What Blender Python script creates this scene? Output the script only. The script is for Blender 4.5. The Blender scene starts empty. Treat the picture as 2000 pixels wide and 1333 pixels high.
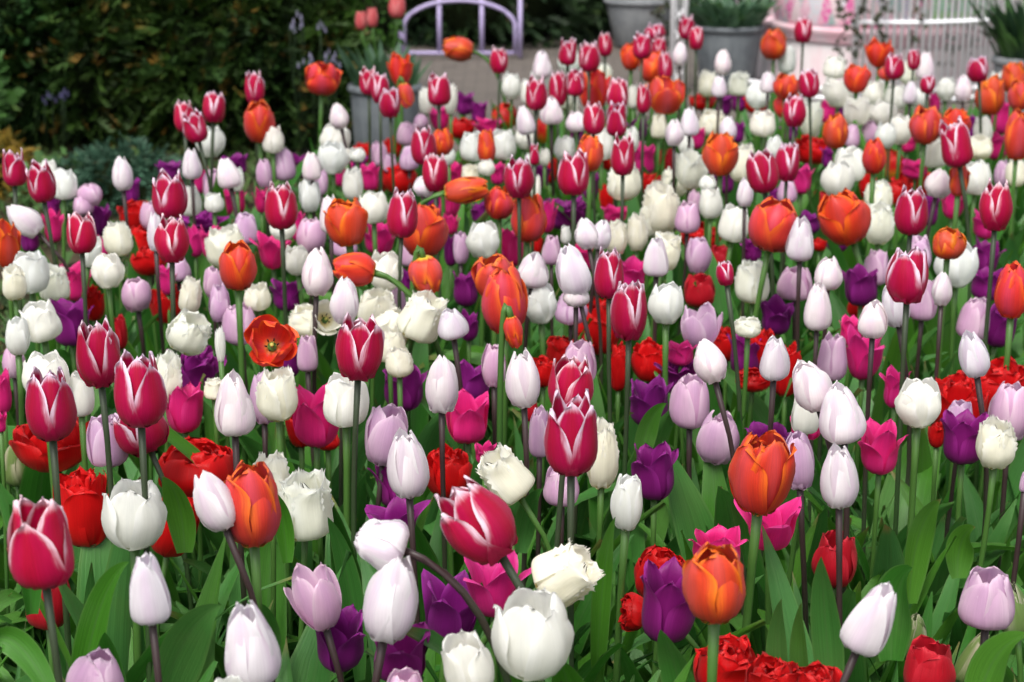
import bpy, math, random
from mathutils import Vector, Matrix, noise as mnoise
R = math.radians
rnd = random.Random(7)
scene = bpy.context.scene
COL = scene.collection

# ------------------------------------------------------------------ camera, sky, sun, exposure
FPX, PITCH, CAMZ = 3535.0, R(16.1), 1.15          # focal length in photo pixels (photo 2000 x 1333)
cam_d = bpy.data.cameras.new('camera'); cam = bpy.data.objects.new('camera', cam_d); COL.objects.link(cam)
cam.location = (0, 0, CAMZ); cam.rotation_euler = (R(90) - PITCH, 0, 0)
cam_d.sensor_width = 36; cam_d.lens = FPX / 2000 * 36; cam_d.clip_start = .05; cam_d.clip_end = 400
cam_d.dof.use_dof = True; cam_d.dof.focus_distance = 1.9; cam_d.dof.aperture_fstop = 9.2
scene.camera = cam
SUN_EL, SUN_AZ = R(58), R(200)
w = bpy.data.worlds.new('World'); scene.world = w; w.use_nodes = True
nt = w.node_tree; bg = nt.nodes['Background']
sky = nt.nodes.new('ShaderNodeTexSky'); sky.sky_type = 'NISHITA'; sky.sun_disc = False
sky.sun_elevation = SUN_EL; sky.sun_rotation = SUN_AZ; sky.air_density = 1.0; sky.dust_density = 4.0; sky.ozone_density = .6
hs = nt.nodes.new('ShaderNodeHueSaturation'); hs.inputs['Saturation'].default_value = .35      # overcast: nearly neutral sky
nt.links.new(sky.outputs[0], hs.inputs['Color']); nt.links.new(hs.outputs[0], bg.inputs[0]); bg.inputs[1].default_value = .14
sl = bpy.data.lights.new('sun', 'SUN'); sl.energy = 1.5; sl.angle = R(20); sl.color = (1, .97, .92)
sun = bpy.data.objects.new('sun', sl); COL.objects.link(sun)
sdir = Vector((math.sin(SUN_AZ) * math.cos(SUN_EL), math.cos(SUN_AZ) * math.cos(SUN_EL), math.sin(SUN_EL)))
sun.rotation_euler = sdir.to_track_quat('Z', 'Y').to_euler()
scene.view_settings.view_transform = 'Standard'; scene.view_settings.look = 'None'
scene.view_settings.exposure = .75; scene.view_settings.gamma = 1
scene.cycles.max_bounces = 6; scene.cycles.transparent_max_bounces = 4

RIGHT = Vector((1, 0, 0)); FWD = Vector((0, math.cos(PITCH), -math.sin(PITCH))); UP = Vector((0, math.sin(PITCH), math.cos(PITCH)))
def ray(px, py): return FWD + RIGHT * ((px - 1000) / FPX) + UP * ((666.5 - py) / FPX)
def at_height(px, py, z):
    d = ray(px, py); t = (z - CAMZ) / d.z
    return Vector((0, 0, CAMZ)) + d * t, t
def at_depth(px, py, Y):
    d = ray(px, py); t = Y / d.y
    return Vector((0, 0, CAMZ)) + d * t

# ------------------------------------------------------------------ object helpers
def link(o): COL.objects.link(o); return o
def tag(o, label=None, cat=None, group=None, kind=None):
    if label: o['label'] = label
    if cat: o['category'] = cat
    if group: o['group'] = group
    if kind: o['kind'] = kind
    return o
def empty(name, loc, label, cat, group=None):
    o = link(bpy.data.objects.new(name, None)); o.location = loc; o.empty_display_size = .05
    return tag(o, label, cat, group)
class MB:
    """collects shapes, then links them as one mesh object"""
    def __init__(s): s.v = []; s.f = []; s.uv = []; s.mi = []
    def add(s, verts, faces, uvs=None, mi=0):
        n = len(s.v); s.v += [tuple(p) for p in verts]
        s.f += [tuple(i + n for i in f) for f in faces]; s.mi += [mi] * len(faces)
        s.uv += uvs if uvs else [(0, 0)] * len(verts)
    def grid(s, pts, nu, nv, uvs=None, mi=0, closed=False):
        fs = []
        for j in range(nv - 1):
            for i in range(nu if closed else nu - 1):
                a = j * nu + i; b = j * nu + (i + 1) % nu
                fs.append((a, b, b + nu, a + nu))
        s.add(pts, fs, uvs, mi)
    def tube(s, path, rad, n=6, cap=True, mi=0):
        k = len(path); pts = []
        for j, p in enumerate(path):
            p = Vector(p); t = Vector(path[min(j + 1, k - 1)]) - Vector(path[max(j - 1, 0)])
            t = t.normalized() if t.length > 1e-9 else Vector((0, 0, 1))
            a = t.cross(Vector((1, 0, 0)) if abs(t.x) < .8 else Vector((0, 1, 0))).normalized(); b = t.cross(a)
            r = rad[j] if isinstance(rad, (list, tuple)) else rad
            pts += [p + a * r * math.cos(2 * math.pi * i / n) + b * r * math.sin(2 * math.pi * i / n) for i in range(n)]
        base = len(s.v)
        s.grid(pts, n, k, [(i / n, j / (k - 1)) for j in range(k) for i in range(n)], mi, True)
        if cap:
            s.f.append(tuple(base + i for i in reversed(range(n)))); s.mi.append(mi)
            s.f.append(tuple(base + (k - 1) * n + i for i in range(n))); s.mi.append(mi)
    def lathe(s, prof, n=48, mi=0, c=(0, 0, 0), a0=0, a1=2 * math.pi):
        full = abs(a1 - a0 - 2 * math.pi) < 1e-6; m = n if full else n + 1
        pts = [(c[0] + r * math.cos(a0 + (a1 - a0) * i / n), c[1] + r * math.sin(a0 + (a1 - a0) * i / n), c[2] + z) for r, z in prof for i in range(m)]
        s.grid(pts, m, len(prof), [(i / n, j / (len(prof) - 1)) for j in range(len(prof)) for i in range(m)], mi, full)
    def box(s, x0, x1, y0, y1, z0, z1, mi=0):
        v = [(x, y, z) for z in (z0, z1) for y in (y0, y1) for x in (x0, x1)]
        s.add(v, [(0, 2, 3, 1), (4, 5, 7, 6), (0, 1, 5, 4), (2, 6, 7, 3), (0, 4, 6, 2), (1, 3, 7, 5)], None, mi)
    def mesh(s, name, mats):
        me = bpy.data.meshes.new(name); me.from_pydata(s.v, [], s.f)
        for m in (mats if isinstance(mats, (list, tuple)) else [mats]): me.materials.append(m)
        uvl = me.uv_layers.new(name='UVMap')
        for l in me.loops: uvl.data[l.index].uv = s.uv[l.vertex_index]
        me.polygons.foreach_set('use_smooth', [True] * len(me.polygons))
        me.polygons.foreach_set('material_index', s.mi)
        me.update(); return me
    def build(s, name, mats, parent=None, flat=False):
        me = s.mesh(name, mats)
        if flat: me.polygons.foreach_set('use_smooth', [False] * len(me.polygons))
        o = link(bpy.data.objects.new(name, me))
        if parent: o.parent = parent
        return o

# ------------------------------------------------------------------ material helpers
class NT:
    def __init__(s, name):
        s.m = bpy.data.materials.new(name); s.m.use_nodes = True; s.t = s.m.node_tree
        s.out = s.t.nodes['Material Output']; s.p = s.t.nodes['Principled BSDF']
    def n(s, typ, **kw):
        x = s.t.nodes.new(typ)
        for k, v in kw.items(): setattr(x, k, v)
        return x
    def l(s, a, b): s.t.links.new(a, b)
    def val(s, x, inp):
        if isinstance(x, (int, float)): inp.default_value = x
        elif isinstance(x, (tuple, list)): inp.default_value = (*x[:3], 1)
        else: s.l(x, inp)
    def math(s, op, a, b=0.0, c=0.0):
        x = s.n('ShaderNodeMath', operation=op); s.val(a, x.inputs[0]); s.val(b, x.inputs[1]); s.val(c, x.inputs[2]); return x.outputs[0]
    def mix(s, f, a, b, blend='MIX'):
        x = s.n('ShaderNodeMix', data_type='RGBA', blend_type=blend); s.val(f, x.inputs[0]); s.val(a, x.inputs[6]); s.val(b, x.inputs[7]); return x.outputs[2]
    def step(s, x, a, b):
        m = s.n('ShaderNodeMapRange', interpolation_type='SMOOTHSTEP'); s.val(x, m.inputs[0]); m.inputs[1].default_value = a; m.inputs[2].default_value = b; return m.outputs[0]
    def noise(s, vec, scale, detail=2, rough=.5):
        x = s.n('ShaderNodeTexNoise'); x.inputs['Scale'].default_value = scale; x.inputs['Detail'].default_value = detail; x.inputs['Roughness'].default_value = rough
        if vec: s.l(vec, x.inputs['Vector'])
        return x.outputs[0]
    def obj(s): return s.n('ShaderNodeTexCoord').outputs['Object']
    def pos(s): return s.n('ShaderNodeNewGeometry').outputs['Position']
    def bump(s, h, strength=.3, dist=.01):
        b = s.n('ShaderNodeBump'); b.inputs['Strength'].default_value = strength; b.inputs['Distance'].default_value = dist
        s.l(h, b.inputs['Height']); s.l(b.outputs[0], s.p.inputs['Normal'])
    def set(s, col, rough=.5, spec=.5, metal=0, transl=0):
        s.val(col, s.p.inputs['Base Color']); s.val(rough, s.p.inputs['Roughness']); s.p.inputs['Specular IOR Level'].default_value = spec
        s.p.inputs['Metallic'].default_value = metal
        if transl:
            tr = s.n('ShaderNodeBsdfTranslucent'); s.val(col, tr.inputs[0]); mx = s.n('ShaderNodeMixShader'); mx.inputs[0].default_value = transl
            s.l(s.p.outputs[0], mx.inputs[1]); s.l(tr.outputs[0], mx.inputs[2]); s.l(mx.outputs[0], s.out.inputs[0])
        return s.m

def petal_mat(name, main, base, edge, basev=(.02, .22), edge_u=(.5, 1.0), edge_v=(.2, .7), tip=(.8, 1.05), streak=.22, band=False, rough=.42, transl=.3, mid=None, midamt=.0):
    N = NT(name)
    uv = N.n('ShaderNodeUVMap', uv_map='UVMap'); sp = N.n('ShaderNodeSeparateXYZ'); N.l(uv.outputs[0], sp.inputs[0])
    au = N.math('ABSOLUTE', N.math('MULTIPLY_ADD', sp.outputs[0], 2.0, -1.0)); v = sp.outputs[1]
    mp = N.n('ShaderNodeMapping'); mp.inputs['Scale'].default_value = (34, 1.8, 1); N.l(uv.outputs[0], mp.inputs[0])
    oi = N.n('ShaderNodeObjectInfo'); off = N.n('ShaderNodeCombineXYZ'); N.l(N.math('MULTIPLY', oi.outputs['Random'], 60.0), off.inputs[0]); N.l(off.outputs[0], mp.inputs['Location'])
    vein = N.noise(mp.outputs[0], 1.0, 3, .6)
    blot = N.noise(N.obj(), 2.2, 2)
    jit = N.math('MULTIPLY_ADD', vein, .5, -.25)
    mp2 = N.n('ShaderNodeMapping'); mp2.inputs['Scale'].default_value = (5, 4, 1); N.l(uv.outputs[0], mp2.inputs[0]); N.l(off.outputs[0], mp2.inputs['Location'])
    brk = N.math('MULTIPLY_ADD', N.noise(mp2.outputs[0], 1.0, 2), .8, -.4)
    au0 = au
    if band: au = N.math('ADD', au, N.math('MULTIPLY', brk, .55))
    eu = N.step(N.math('ADD', au, N.math('MULTIPLY', jit, .55 if band else .5)), *edge_u)
    ev = N.step(N.math('ADD', v, N.math('ADD', N.math('MULTIPLY', jit, .25), N.math('MULTIPLY', brk, .35 if band else 0.0))), *edge_v)
    et = N.step(N.math('ADD', v, N.math('MULTIPLY', jit, .2)), *tip)
    em = N.math('MAXIMUM', N.math('MULTIPLY', eu, ev), et)
    c = main
    if mid:
        mm = N.math('MULTIPLY', N.math('SUBTRACT', 1.0, N.step(N.math('ADD', au, jit), .0, .55)), midamt)
        c = N.mix(mm, c, mid)
    c = N.mix(em, c, edge)
    bm = N.math('SUBTRACT', 1.0, N.step(N.math('ADD', v, N.math('MULTIPLY', jit, .2)), *basev))
    c = N.mix(bm, c, base)
    k = N.math('MULTIPLY_ADD', vein, streak * 2, 1 - streak); k = N.math('MULTIPLY', k, N.math('MULTIPLY_ADD', blot, .24, .88))
    kc = N.n('ShaderNodeCombineColor'); [N.l(k, kc.inputs[i]) for i in range(3)]
    c = N.mix(1.0, c, kc.outputs[0], 'MULTIPLY'); c = N.mix(1.0, c, oi.outputs['Color'], 'MULTIPLY')
    N.bump(vein, .22, .003)
    N.p.inputs['Sheen Weight'].default_value = .04
    return N.set(c, rough, .25, 0, transl)

PM = {
 'C': petal_mat('crimson petal', (.46, .003, .062), (.34, .003, .05), (.86, .66, .77), basev=(-.02, .06), edge_u=(.62, .94), edge_v=(.40, .72), tip=(.84, .97), band=True, mid=(.40, .002, .025), midamt=.7, transl=.2),
 'W': petal_mat('white petal', (.87, .87, .81), (.72, .76, .52), (.89, .89, .86), basev=(0, .2), streak=.09, transl=.45),
 'F': petal_mat('ivory petal', (.88, .87, .75), (.78, .66, .22), (.90, .90, .83), basev=(0, .22), streak=.11, transl=.45),
 'P': petal_mat('blush petal', (.87, .81, .83), (.74, .70, .56), (.90, .87, .87), basev=(-.02, .12), streak=.11, mid=(.74, .54, .71), midamt=.42, transl=.42),
 'L': petal_mat('lilac petal', (.72, .49, .66), (.72, .66, .58), (.80, .63, .74), basev=(-.02, .12), streak=.14, mid=(.62, .36, .58), midamt=.6, transl=.4),
 'O': petal_mat('orange petal', (.66, .038, .018), (.64, .34, .03), (.80, .13, .012), basev=(.0, .2), edge_u=(.60, 1.0), edge_v=(.2, .7), tip=(.86, 1.05), mid=(.60, .050, .055), midamt=.9, transl=.2, streak=.3),
 'U': petal_mat('purple petal', (.195, .008, .150), (.10, .004, .08), (.29, .02, .24), basev=(0, .3)),
 'K': petal_mat('pink petal', (.66, .018, .19), (.62, .12, .28), (.74, .045, .27), basev=(-.02, .12)),
 'R': petal_mat('scarlet petal', (.58, .004, .006), (.38, .004, .006), (.66, .010, .010), basev=(0, .3)),
 'D': petal_mat('dark red petal', (.44, .006, .018), (.32, .01, .02), (.52, .018, .035), basev=(0, .2)),
 'B': petal_mat('flamed petal', (.52, .012, .012), (.72, .45, .03), (.60, .04, .01), basev=(.15, .55)),
 'G': petal_mat('green bud petal', (.17, .25, .07), (.10, .20, .05), (.42, .40, .26), basev=(0, .3), edge_u=(.4, .9), streak=.25),
}
def leaf_mat(name, a, b, rough=.38, transl=.30):
    N = NT(name)
    uv = N.n('ShaderNodeUVMap', uv_map='UVMap'); sp = N.n('ShaderNodeSeparateXYZ'); N.l(uv.outputs[0], sp.inputs[0])
    mp = N.n('ShaderNodeMapping'); mp.inputs['Scale'].default_value = (30, .7, 1); N.l(uv.outputs[0], mp.inputs[0])
    vein = N.noise(mp.outputs[0], 1.0, 2, .6)
    g = N.n('ShaderNodeNewGeometry'); oi = N.n('ShaderNodeObjectInfo')
    rr = N.math('FRACT', N.math('ADD', g.outputs['Random Per Island'], oi.outputs['Random']))
    c = N.mix(rr, a, b)
    bl = N.noise(N.pos(), 9, 3)
    c = N.mix(N.step(bl, .45, .8), c, (.085, .21, .045))
    c = N.mix(N.math('MULTIPLY', N.step(sp.outputs[1], .93, 1.0), N.step(rr, .5, .9)), c, (.22, .19, .06))
    au = N.math('ABSOLUTE', N.math('MULTIPLY_ADD', sp.outputs[0], 2.0, -1.0))
    c = N.mix(N.math('MULTIPLY', N.step(au, .84, .99), .5), c, (.12, .25, .06))
    c = N.mix(N.math('MULTIPLY', N.math('SUBTRACT', 1.0, N.step(au, .0, .10)), .35), c, (.10, .22, .06))
    k = N.math('MULTIPLY_ADD', vein, .75, .62); kc = N.n('ShaderNodeCombineColor'); [N.l(k, kc.inputs[i]) for i in range(3)]
    c = N.mix(1.0, c, kc.outputs[0], 'MULTIPLY')
    N.bump(vein, .35, .003)
    return N.set(c, N.math('MULTIPLY_ADD', bl, .3, rough - .10), .38, 0, transl)
M_LEAF = leaf_mat('tulip leaf', (.036, .172, .015), (.066, .208, .050))
M_LEAF2 = leaf_mat('tulip leaf pale', (.050, .195, .014), (.078, .23, .022))
def stem_mat(name, top, bot):
    N = NT(name); uv = N.n('ShaderNodeUVMap', uv_map='UVMap'); sp = N.n('ShaderNodeSeparateXYZ'); N.l(uv.outputs[0], sp.inputs[0])
    n_ = N.noise(N.pos(), 40, 2)
    c = N.mix(N.step(N.math('ADD', sp.outputs[1], N.math('MULTIPLY_ADD', n_, .3, -.15)), .35, .85), bot, top)
    return N.set(c, .45, .4)
SM = {'g': stem_mat('green stem', (.060, .145, .026), (.035, .10, .018)), 'd': stem_mat('dark stem', (.036, .020, .020), (.030, .055, .022)),
      'c': stem_mat('olive stem', (.034, .050, .024), (.034, .085, .020))}
STEMK = dict(C='c', W='g', F='g', P='d', L='d', O='g', U='g', K='g', R='g', D='g', B='g', G='g')
def plain(name, col, rough=.6, spec=.3, var=.2, scale=12, col2=None, bump=0, metal=0):
    N = NT(name); n_ = N.noise(N.pos(), scale, 5, .6)
    c = N.mix(N.step(n_, .35, .7), col, col2 or tuple(x * (1 - var) for x in col))
    if bump: N.bump(n_, bump, .01)
    return N.set(c, rough, spec, metal)
M_SOIL = plain('garden soil', (.050, .034, .022), .95, .1, .5, 30, (.018, .012, .008), .8)
M_ANTHER = plain('anther', (.02, .012, .02), .7); M_PISTIL = plain('pistil', (.55, .5, .12), .5)

# ------------------------------------------------------------------ tulip blooms
PROF = {  # (radius, height) along a petal from base to tip, whole bloom about 1 high
 'C': [(.05, 0), (.25, .03), (.40, .12), (.47, .28), (.475, .48), (.44, .68), (.40, .85), (.37, 1.0)],
 'W': [(.05, 0), (.26, .03), (.42, .12), (.51, .30), (.53, .50), (.49, .70), (.43, .87), (.38, 1.0)],
 'P': [(.05, 0), (.26, .03), (.42, .13), (.48, .31), (.45, .52), (.36, .73), (.24, .89), (.13, 1.0)],
 'L': [(.05, 0), (.26, .03), (.43, .13), (.50, .32), (.49, .52), (.42, .73), (.33, .89), (.26, 1.0)],
 'O': [(.05, 0), (.24, .04), (.42, .16), (.51, .38), (.50, .58), (.44, .76), (.35, .90), (.28, 1.0)],
 'U': [(.05, 0), (.28, .03), (.43, .13), (.48, .32), (.46, .52), (.46, .70), (.51, .86), (.58, 1.0)],
}
PROF['F'] = [(.05, 0), (.27, .03), (.43, .13), (.50, .32), (.49, .52), (.45, .72), (.41, .88), (.40, 1.0)]
PROF['K'] = PROF['U']; PROF['R'] = PROF['W']; PROF['D'] = PROF['W']; PROF['B'] = PROF['O']; PROF['G'] = PROF['P']
# where a petal is widest, and how its outline closes towards the tip
TIPP = dict(C=(.36, 1.55, .74), W=(.44, 2.1, .62), P=(.36, 1.6, .78), L=(.38, 1.9, .68), O=(.42, 1.75, .66), U=(.42, 1.9, .70), F=(.42, 3.0, .52), R=(.5, 2.6, .5), D=(.45, 2.2, .55), G=(.36, 1.6, .8))
TIPP['K'] = TIPP['U']; TIPP['B'] = TIPP['O']
def prof(p, s):
    x = s * (len(p) - 1); i = min(int(x), len(p) - 2); t = x - i
    def cr(k):
        a = p[max(i - 1, 0)][k]; b = p[i][k]; c = p[i + 1][k]; d = p[min(i + 2, len(p) - 1)][k]
        return .5 * (2 * b + (c - a) * t + (2 * a - 5 * b + 4 * c - d) * t * t + (3 * b - a - 3 * c + d) * t ** 3)
    return cr(0), cr(1)
def petal(mb, kind, phi, rs, zs, opn, rg, width=1.0, crumple=0.0, tipcurl=0.0, gam=1.0, bulge=0.0):
    fr = kind == 'F'; nu, nv = (15, 20) if fr else (9, 14)
    tp = TIPP[kind]; pr = PROF[kind]; pts = []; uvs = []
    ph = [rg.uniform(0, 6.28) for _ in range(5)]; lop = rg.uniform(-.12, .12); skew = rg.uniform(-.06, .06)
    wr = rg.uniform(.012, .03) + crumple; ridge = rg.uniform(.02, .045); notch = rg.uniform(0, .012) if kind in 'RDL' else 0
    sd = rg.uniform(0, 100); flare = rg.uniform(.012, .045) if kind not in 'R' else 0
    for j in range(nv):
        s = j / (nv - 1); s = 1 - (1 - s) ** 1.15
        r, z = prof(pr, s); r = prof(pr, s ** gam)[0] * (1 + bulge * math.sin(math.pi * z)) * rs
        bend = opn * (z ** 1.6) + tipcurl * max(0, z - .7) ** 2 * 5
        r += bend * .62; z2 = z * zs - max(0, opn) * (z ** 2) * .16 - abs(tipcurl) * max(0, z - .75) ** 2 * 1.6
        s0, pp, qq = tp
        hw = (1 - ((s - s0) / (1 - s0)) ** pp) ** qq if s > s0 else (.34 + .66 * (1 - ((s0 - s) / s0) ** 1.9))
        hw = max(hw, .012 if not fr else .22) * (.53 if kind in 'WF' else .58) * width * (rs ** .5)
        rc = max(r, .36) * (1.0 + .18 * s)
        rc = min(rc, .62 + .2 * s)
        for i in range(nu):
            u = 2 * i / (nu - 1) - 1
            a = u * hw / rc
            rad = r - rc + rc * math.cos(a); tan = rc * math.sin(a) + skew * s * s + lop * .12 * s * s
            edge = abs(u) ** 2
            rad += wr * edge * math.sin(7 * s + ph[0] + 1.5 * u) * s + .5 * wr * edge * math.sin(15 * s + ph[1]) * s
            rad += flare * abs(u) ** 5 * math.sin(math.pi * min(1, s * 1.05))
            rad += ridge * math.exp(-(u / .16) ** 2) * s * .8 - ridge * .5 * math.exp(-((abs(u) - .32) / .16) ** 2) * s
            zz = z2 - (.05 * edge * s if not fr else .02 * edge) - notch * math.exp(-(u / .25) ** 2) * max(0, s - .85) * 6
            if crumple:
                nn = mnoise.noise(Vector((u * 2.2 + sd, s * 3.5, sd))); rad += crumple * 2.6 * nn * s; zz += crumple * 1.3 * mnoise.noise(Vector((u * 3 + sd, s * 3, 9 + sd))) * s
            if fr and (i in (0, nu - 1)) and s > .55: tan *= 1 + (rg.uniform(.06, .16) if j % 2 else 0); zz += .03 * (j % 2)
            if fr and j == nv - 1: zz += (.085 if i % 2 else 0) * rg.uniform(.4, 1.1); rad += rg.uniform(-.02, .03) * (i % 2)
            
            pts.append((rad * math.cos(phi) - tan * math.sin(phi), rad * math.sin(phi) + tan * math.cos(phi), zz))
            uvs.append((i / (nu - 1), s))
    mb.grid(pts, nu, nv, uvs)
BLOOM = {}
def bloom(kind, mode, var):
    """six (or more) petal meshes of one bloom, plus the joined bloom, its radius and height"""
    key = (kind, mode, var)
    if key in BLOOM: return BLOOM[key]
    rg = random.Random(hash((ord(kind), mode == 'o', mode == 'd', mode == 's', var)) & 0xffff)
    specs = []
    base_open = dict(C=.0, W=.0, F=.0, P=-.02, L=.0, O=.02, U=.05, K=.06, R=.12, D=.0, B=.02, G=-.05)[kind]
    if kind == 'C' and var == 2: base_open = .10
    if kind == 'L': base_open += rg.choice((-.03, .02, .08, .16))
    if kind == 'P': base_open += rg.choice((-.03, 0, .04, .10))
    if kind == 'O': base_open += (0, .10, -.02, .16, .04, .22, .0, .12)[var]
    if mode == 'o': base_open += .42
    if mode == 's': base_open -= .03
    if kind == 'P' and mode == 'd':
        for k in range(4): specs.append((k * 90 + rg.uniform(-15, 15), 1.0, rg.uniform(.9, 1), rg.uniform(-.05, .1), 1, .045, 0))
        for k in range(4): specs.append((k * 90 + 45 + rg.uniform(-15, 15), .84, rg.uniform(.95, 1.05), 0, 1, .06, 0))
    elif kind == 'R' or mode == 'd':
        for k in range(5): specs.append((k * 72 + rg.uniform(-12, 12), 1.06, rg.uniform(.82, .98), base_open + rg.uniform(.05, .34), .95, .035, rg.uniform(-.1, .3)))
        for k in range(5): specs.append((k * 72 + 36 + rg.uniform(-14, 14), .80, rg.uniform(.86, 1.04), base_open * .6 + rg.uniform(.0, .16), .85, .05, 0))
        for k in range(4): specs.append((k * 90 + rg.uniform(-20, 20), .52, rg.uniform(.84, 1.02), rg.uniform(.0, .12), .7, .06, 0))
    else:
        big = 1.0 if kind not in 'UK' else .9
        for k in range(3):
            o_ = base_open + rg.uniform(-.03, .05) + (rg.choice((-.04, .06, .24)) if kind in 'UK' else 0) + (rg.uniform(0, .2) if mode == 'o' else 0) + (rg.uniform(-.05, .14) if kind == 'O' else rg.uniform(-.02, .06) if kind in 'LPF' else 0)
            if kind == 'C' and k == 0 and var == 1: o_ += .06
            tc = rg.uniform(.0, .35) if kind in 'UK' else rg.uniform(-.1, .25) if kind == 'O' else (rg.uniform(-.1, .15) if kind in 'CW' else 0)
            if kind == 'W': tc = rg.uniform(-.05, .3); o_ += rg.uniform(-.04, .06)
            specs.append((k * 120 + rg.uniform(-8, 8), 1.0, rg.uniform(.87, 1.02), o_, big * rg.uniform(.93, 1.05), .021 if kind != 'O' else .042, tc))
        for k in range(3):
            specs.append((k * 120 + 60 + rg.uniform(-6, 6), .86 if kind == 'C' else .90, rg.uniform(1.03, 1.12) if kind in 'WFO' else rg.uniform(.98, 1.08), base_open * .8 + rg.uniform(-.04, .02), (1.06 if kind in 'WF' else .98) * big, .018 if kind != 'O' else .038, rg.uniform(-.22, -.05) if kind in 'CWFLO' and mode != 'o' else 0))
        if kind == 'O' and mode != 'o' and var % 2:
            for k in range(3): specs.append((k * 120 + 20 + rg.uniform(-10, 10), .7, rg.uniform(.9, 1.03), base_open, .8, .04, 0))
    meshes = []; allm = MB(); gam = rg.uniform(.82, 1.22) if kind in 'PLWFC' else 1; bulge = rg.uniform(-.07, .10)
    for sp in specs:
        mb = MB(); petal(mb, kind, R(sp[0]), sp[1], sp[2], sp[3], rg, sp[4], sp[5], sp[6], gam, bulge)
        meshes.append(mb.mesh('petal', PM[kind])); allm.add(mb.v, mb.f, mb.uv)
    xs = sorted(math.hypot(p[0], p[1]) for p in allm.v); mr = xs[int(len(xs) * (.86 if kind in 'UK' else .97))]; mz = max(p[2] for p in allm.v)
    BLOOM[key] = (meshes, allm.mesh('flower_head', PM[kind]), mr, mz)
    return BLOOM[key]
def stamen_mesh():
    mb = MB()
    mb.tube([(0, 0, .02), (0, 0, .25), (0, 0, .30)], [.05, .045, .06], 6, mi=0)
    for k in range(6):
        a = k * math.pi / 3
        mb.tube([(.06 * math.cos(a), .06 * math.sin(a), .05), (.15 * math.cos(a), .15 * math.sin(a), .16)], .012, 4, mi=0)
        mb.tube([(.15 * math.cos(a), .15 * math.sin(a), .16), (.19 * math.cos(a), .19 * math.sin(a), .30)], [.028, .016], 5, mi=1)
    return mb.mesh('stamens', [M_PISTIL, M_ANTHER])
STAMEN = stamen_mesh()

# ------------------------------------------------------------------ leaves
def leaf_pts(L, W, th0, th1, pw, fold, twist, wave, rg, nu=5, nv=13, tipw=1.0):
    pts = []; uvs = []; x = z = 0; prev = None; ph = rg.uniform(0, 6.28)
    for j in range(nv):
        s = j / (nv - 1); th = th0 + (th1 - th0) * s ** pw
        if j: x += math.sin(th) * L / (nv - 1); z += math.cos(th) * L / (nv - 1)
        tx, tz = math.sin(th), math.cos(th); nx, nz = -tz, tx       # blade normal faces the stem side
        hw = W * .5 * max(.02, (math.sin(math.pi * min(1, (.10 + .90 * s)) ** .85)) ** .8)
        f = fold * (1 - .55 * s)
        tw = twist * s * s
        for i in range(nu):
            u = 2 * i / (nu - 1) - 1
            side = u * hw * math.cos(f * abs(u)); lift = abs(u) * hw * math.sin(f * .9) + wave * W * u * u * math.sin(9 * s + ph + u)
            sy = side * math.cos(tw) - lift * math.sin(tw); ln = side * math.sin(tw) + lift * math.cos(tw)
            pts.append((x + nx * ln, sy, z + nz * ln)); uvs.append((i / (nu - 1), s))
    return pts, uvs, nu, nv
LEAFV = []
lr = random.Random(3)
for k in range(14):
    th0 = lr.uniform(.05, .25); th1 = lr.choice((lr.uniform(.25, .6), lr.uniform(.5, 1.1), lr.uniform(1.1, 2.0)))
    mb = MB(); p_ = leaf_pts(1.0, lr.uniform(.11, .18), th0, th1, lr.uniform(1.3, 2.4), lr.uniform(.3, .9), lr.uniform(-1.0, 1.0), lr.uniform(.02, .09), lr)
    mb.grid(p_[0], p_[2], p_[3], p_[1]); LEAFV.append(mb.mesh('leaf', M_LEAF if k % 3 else M_LEAF2))

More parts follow.
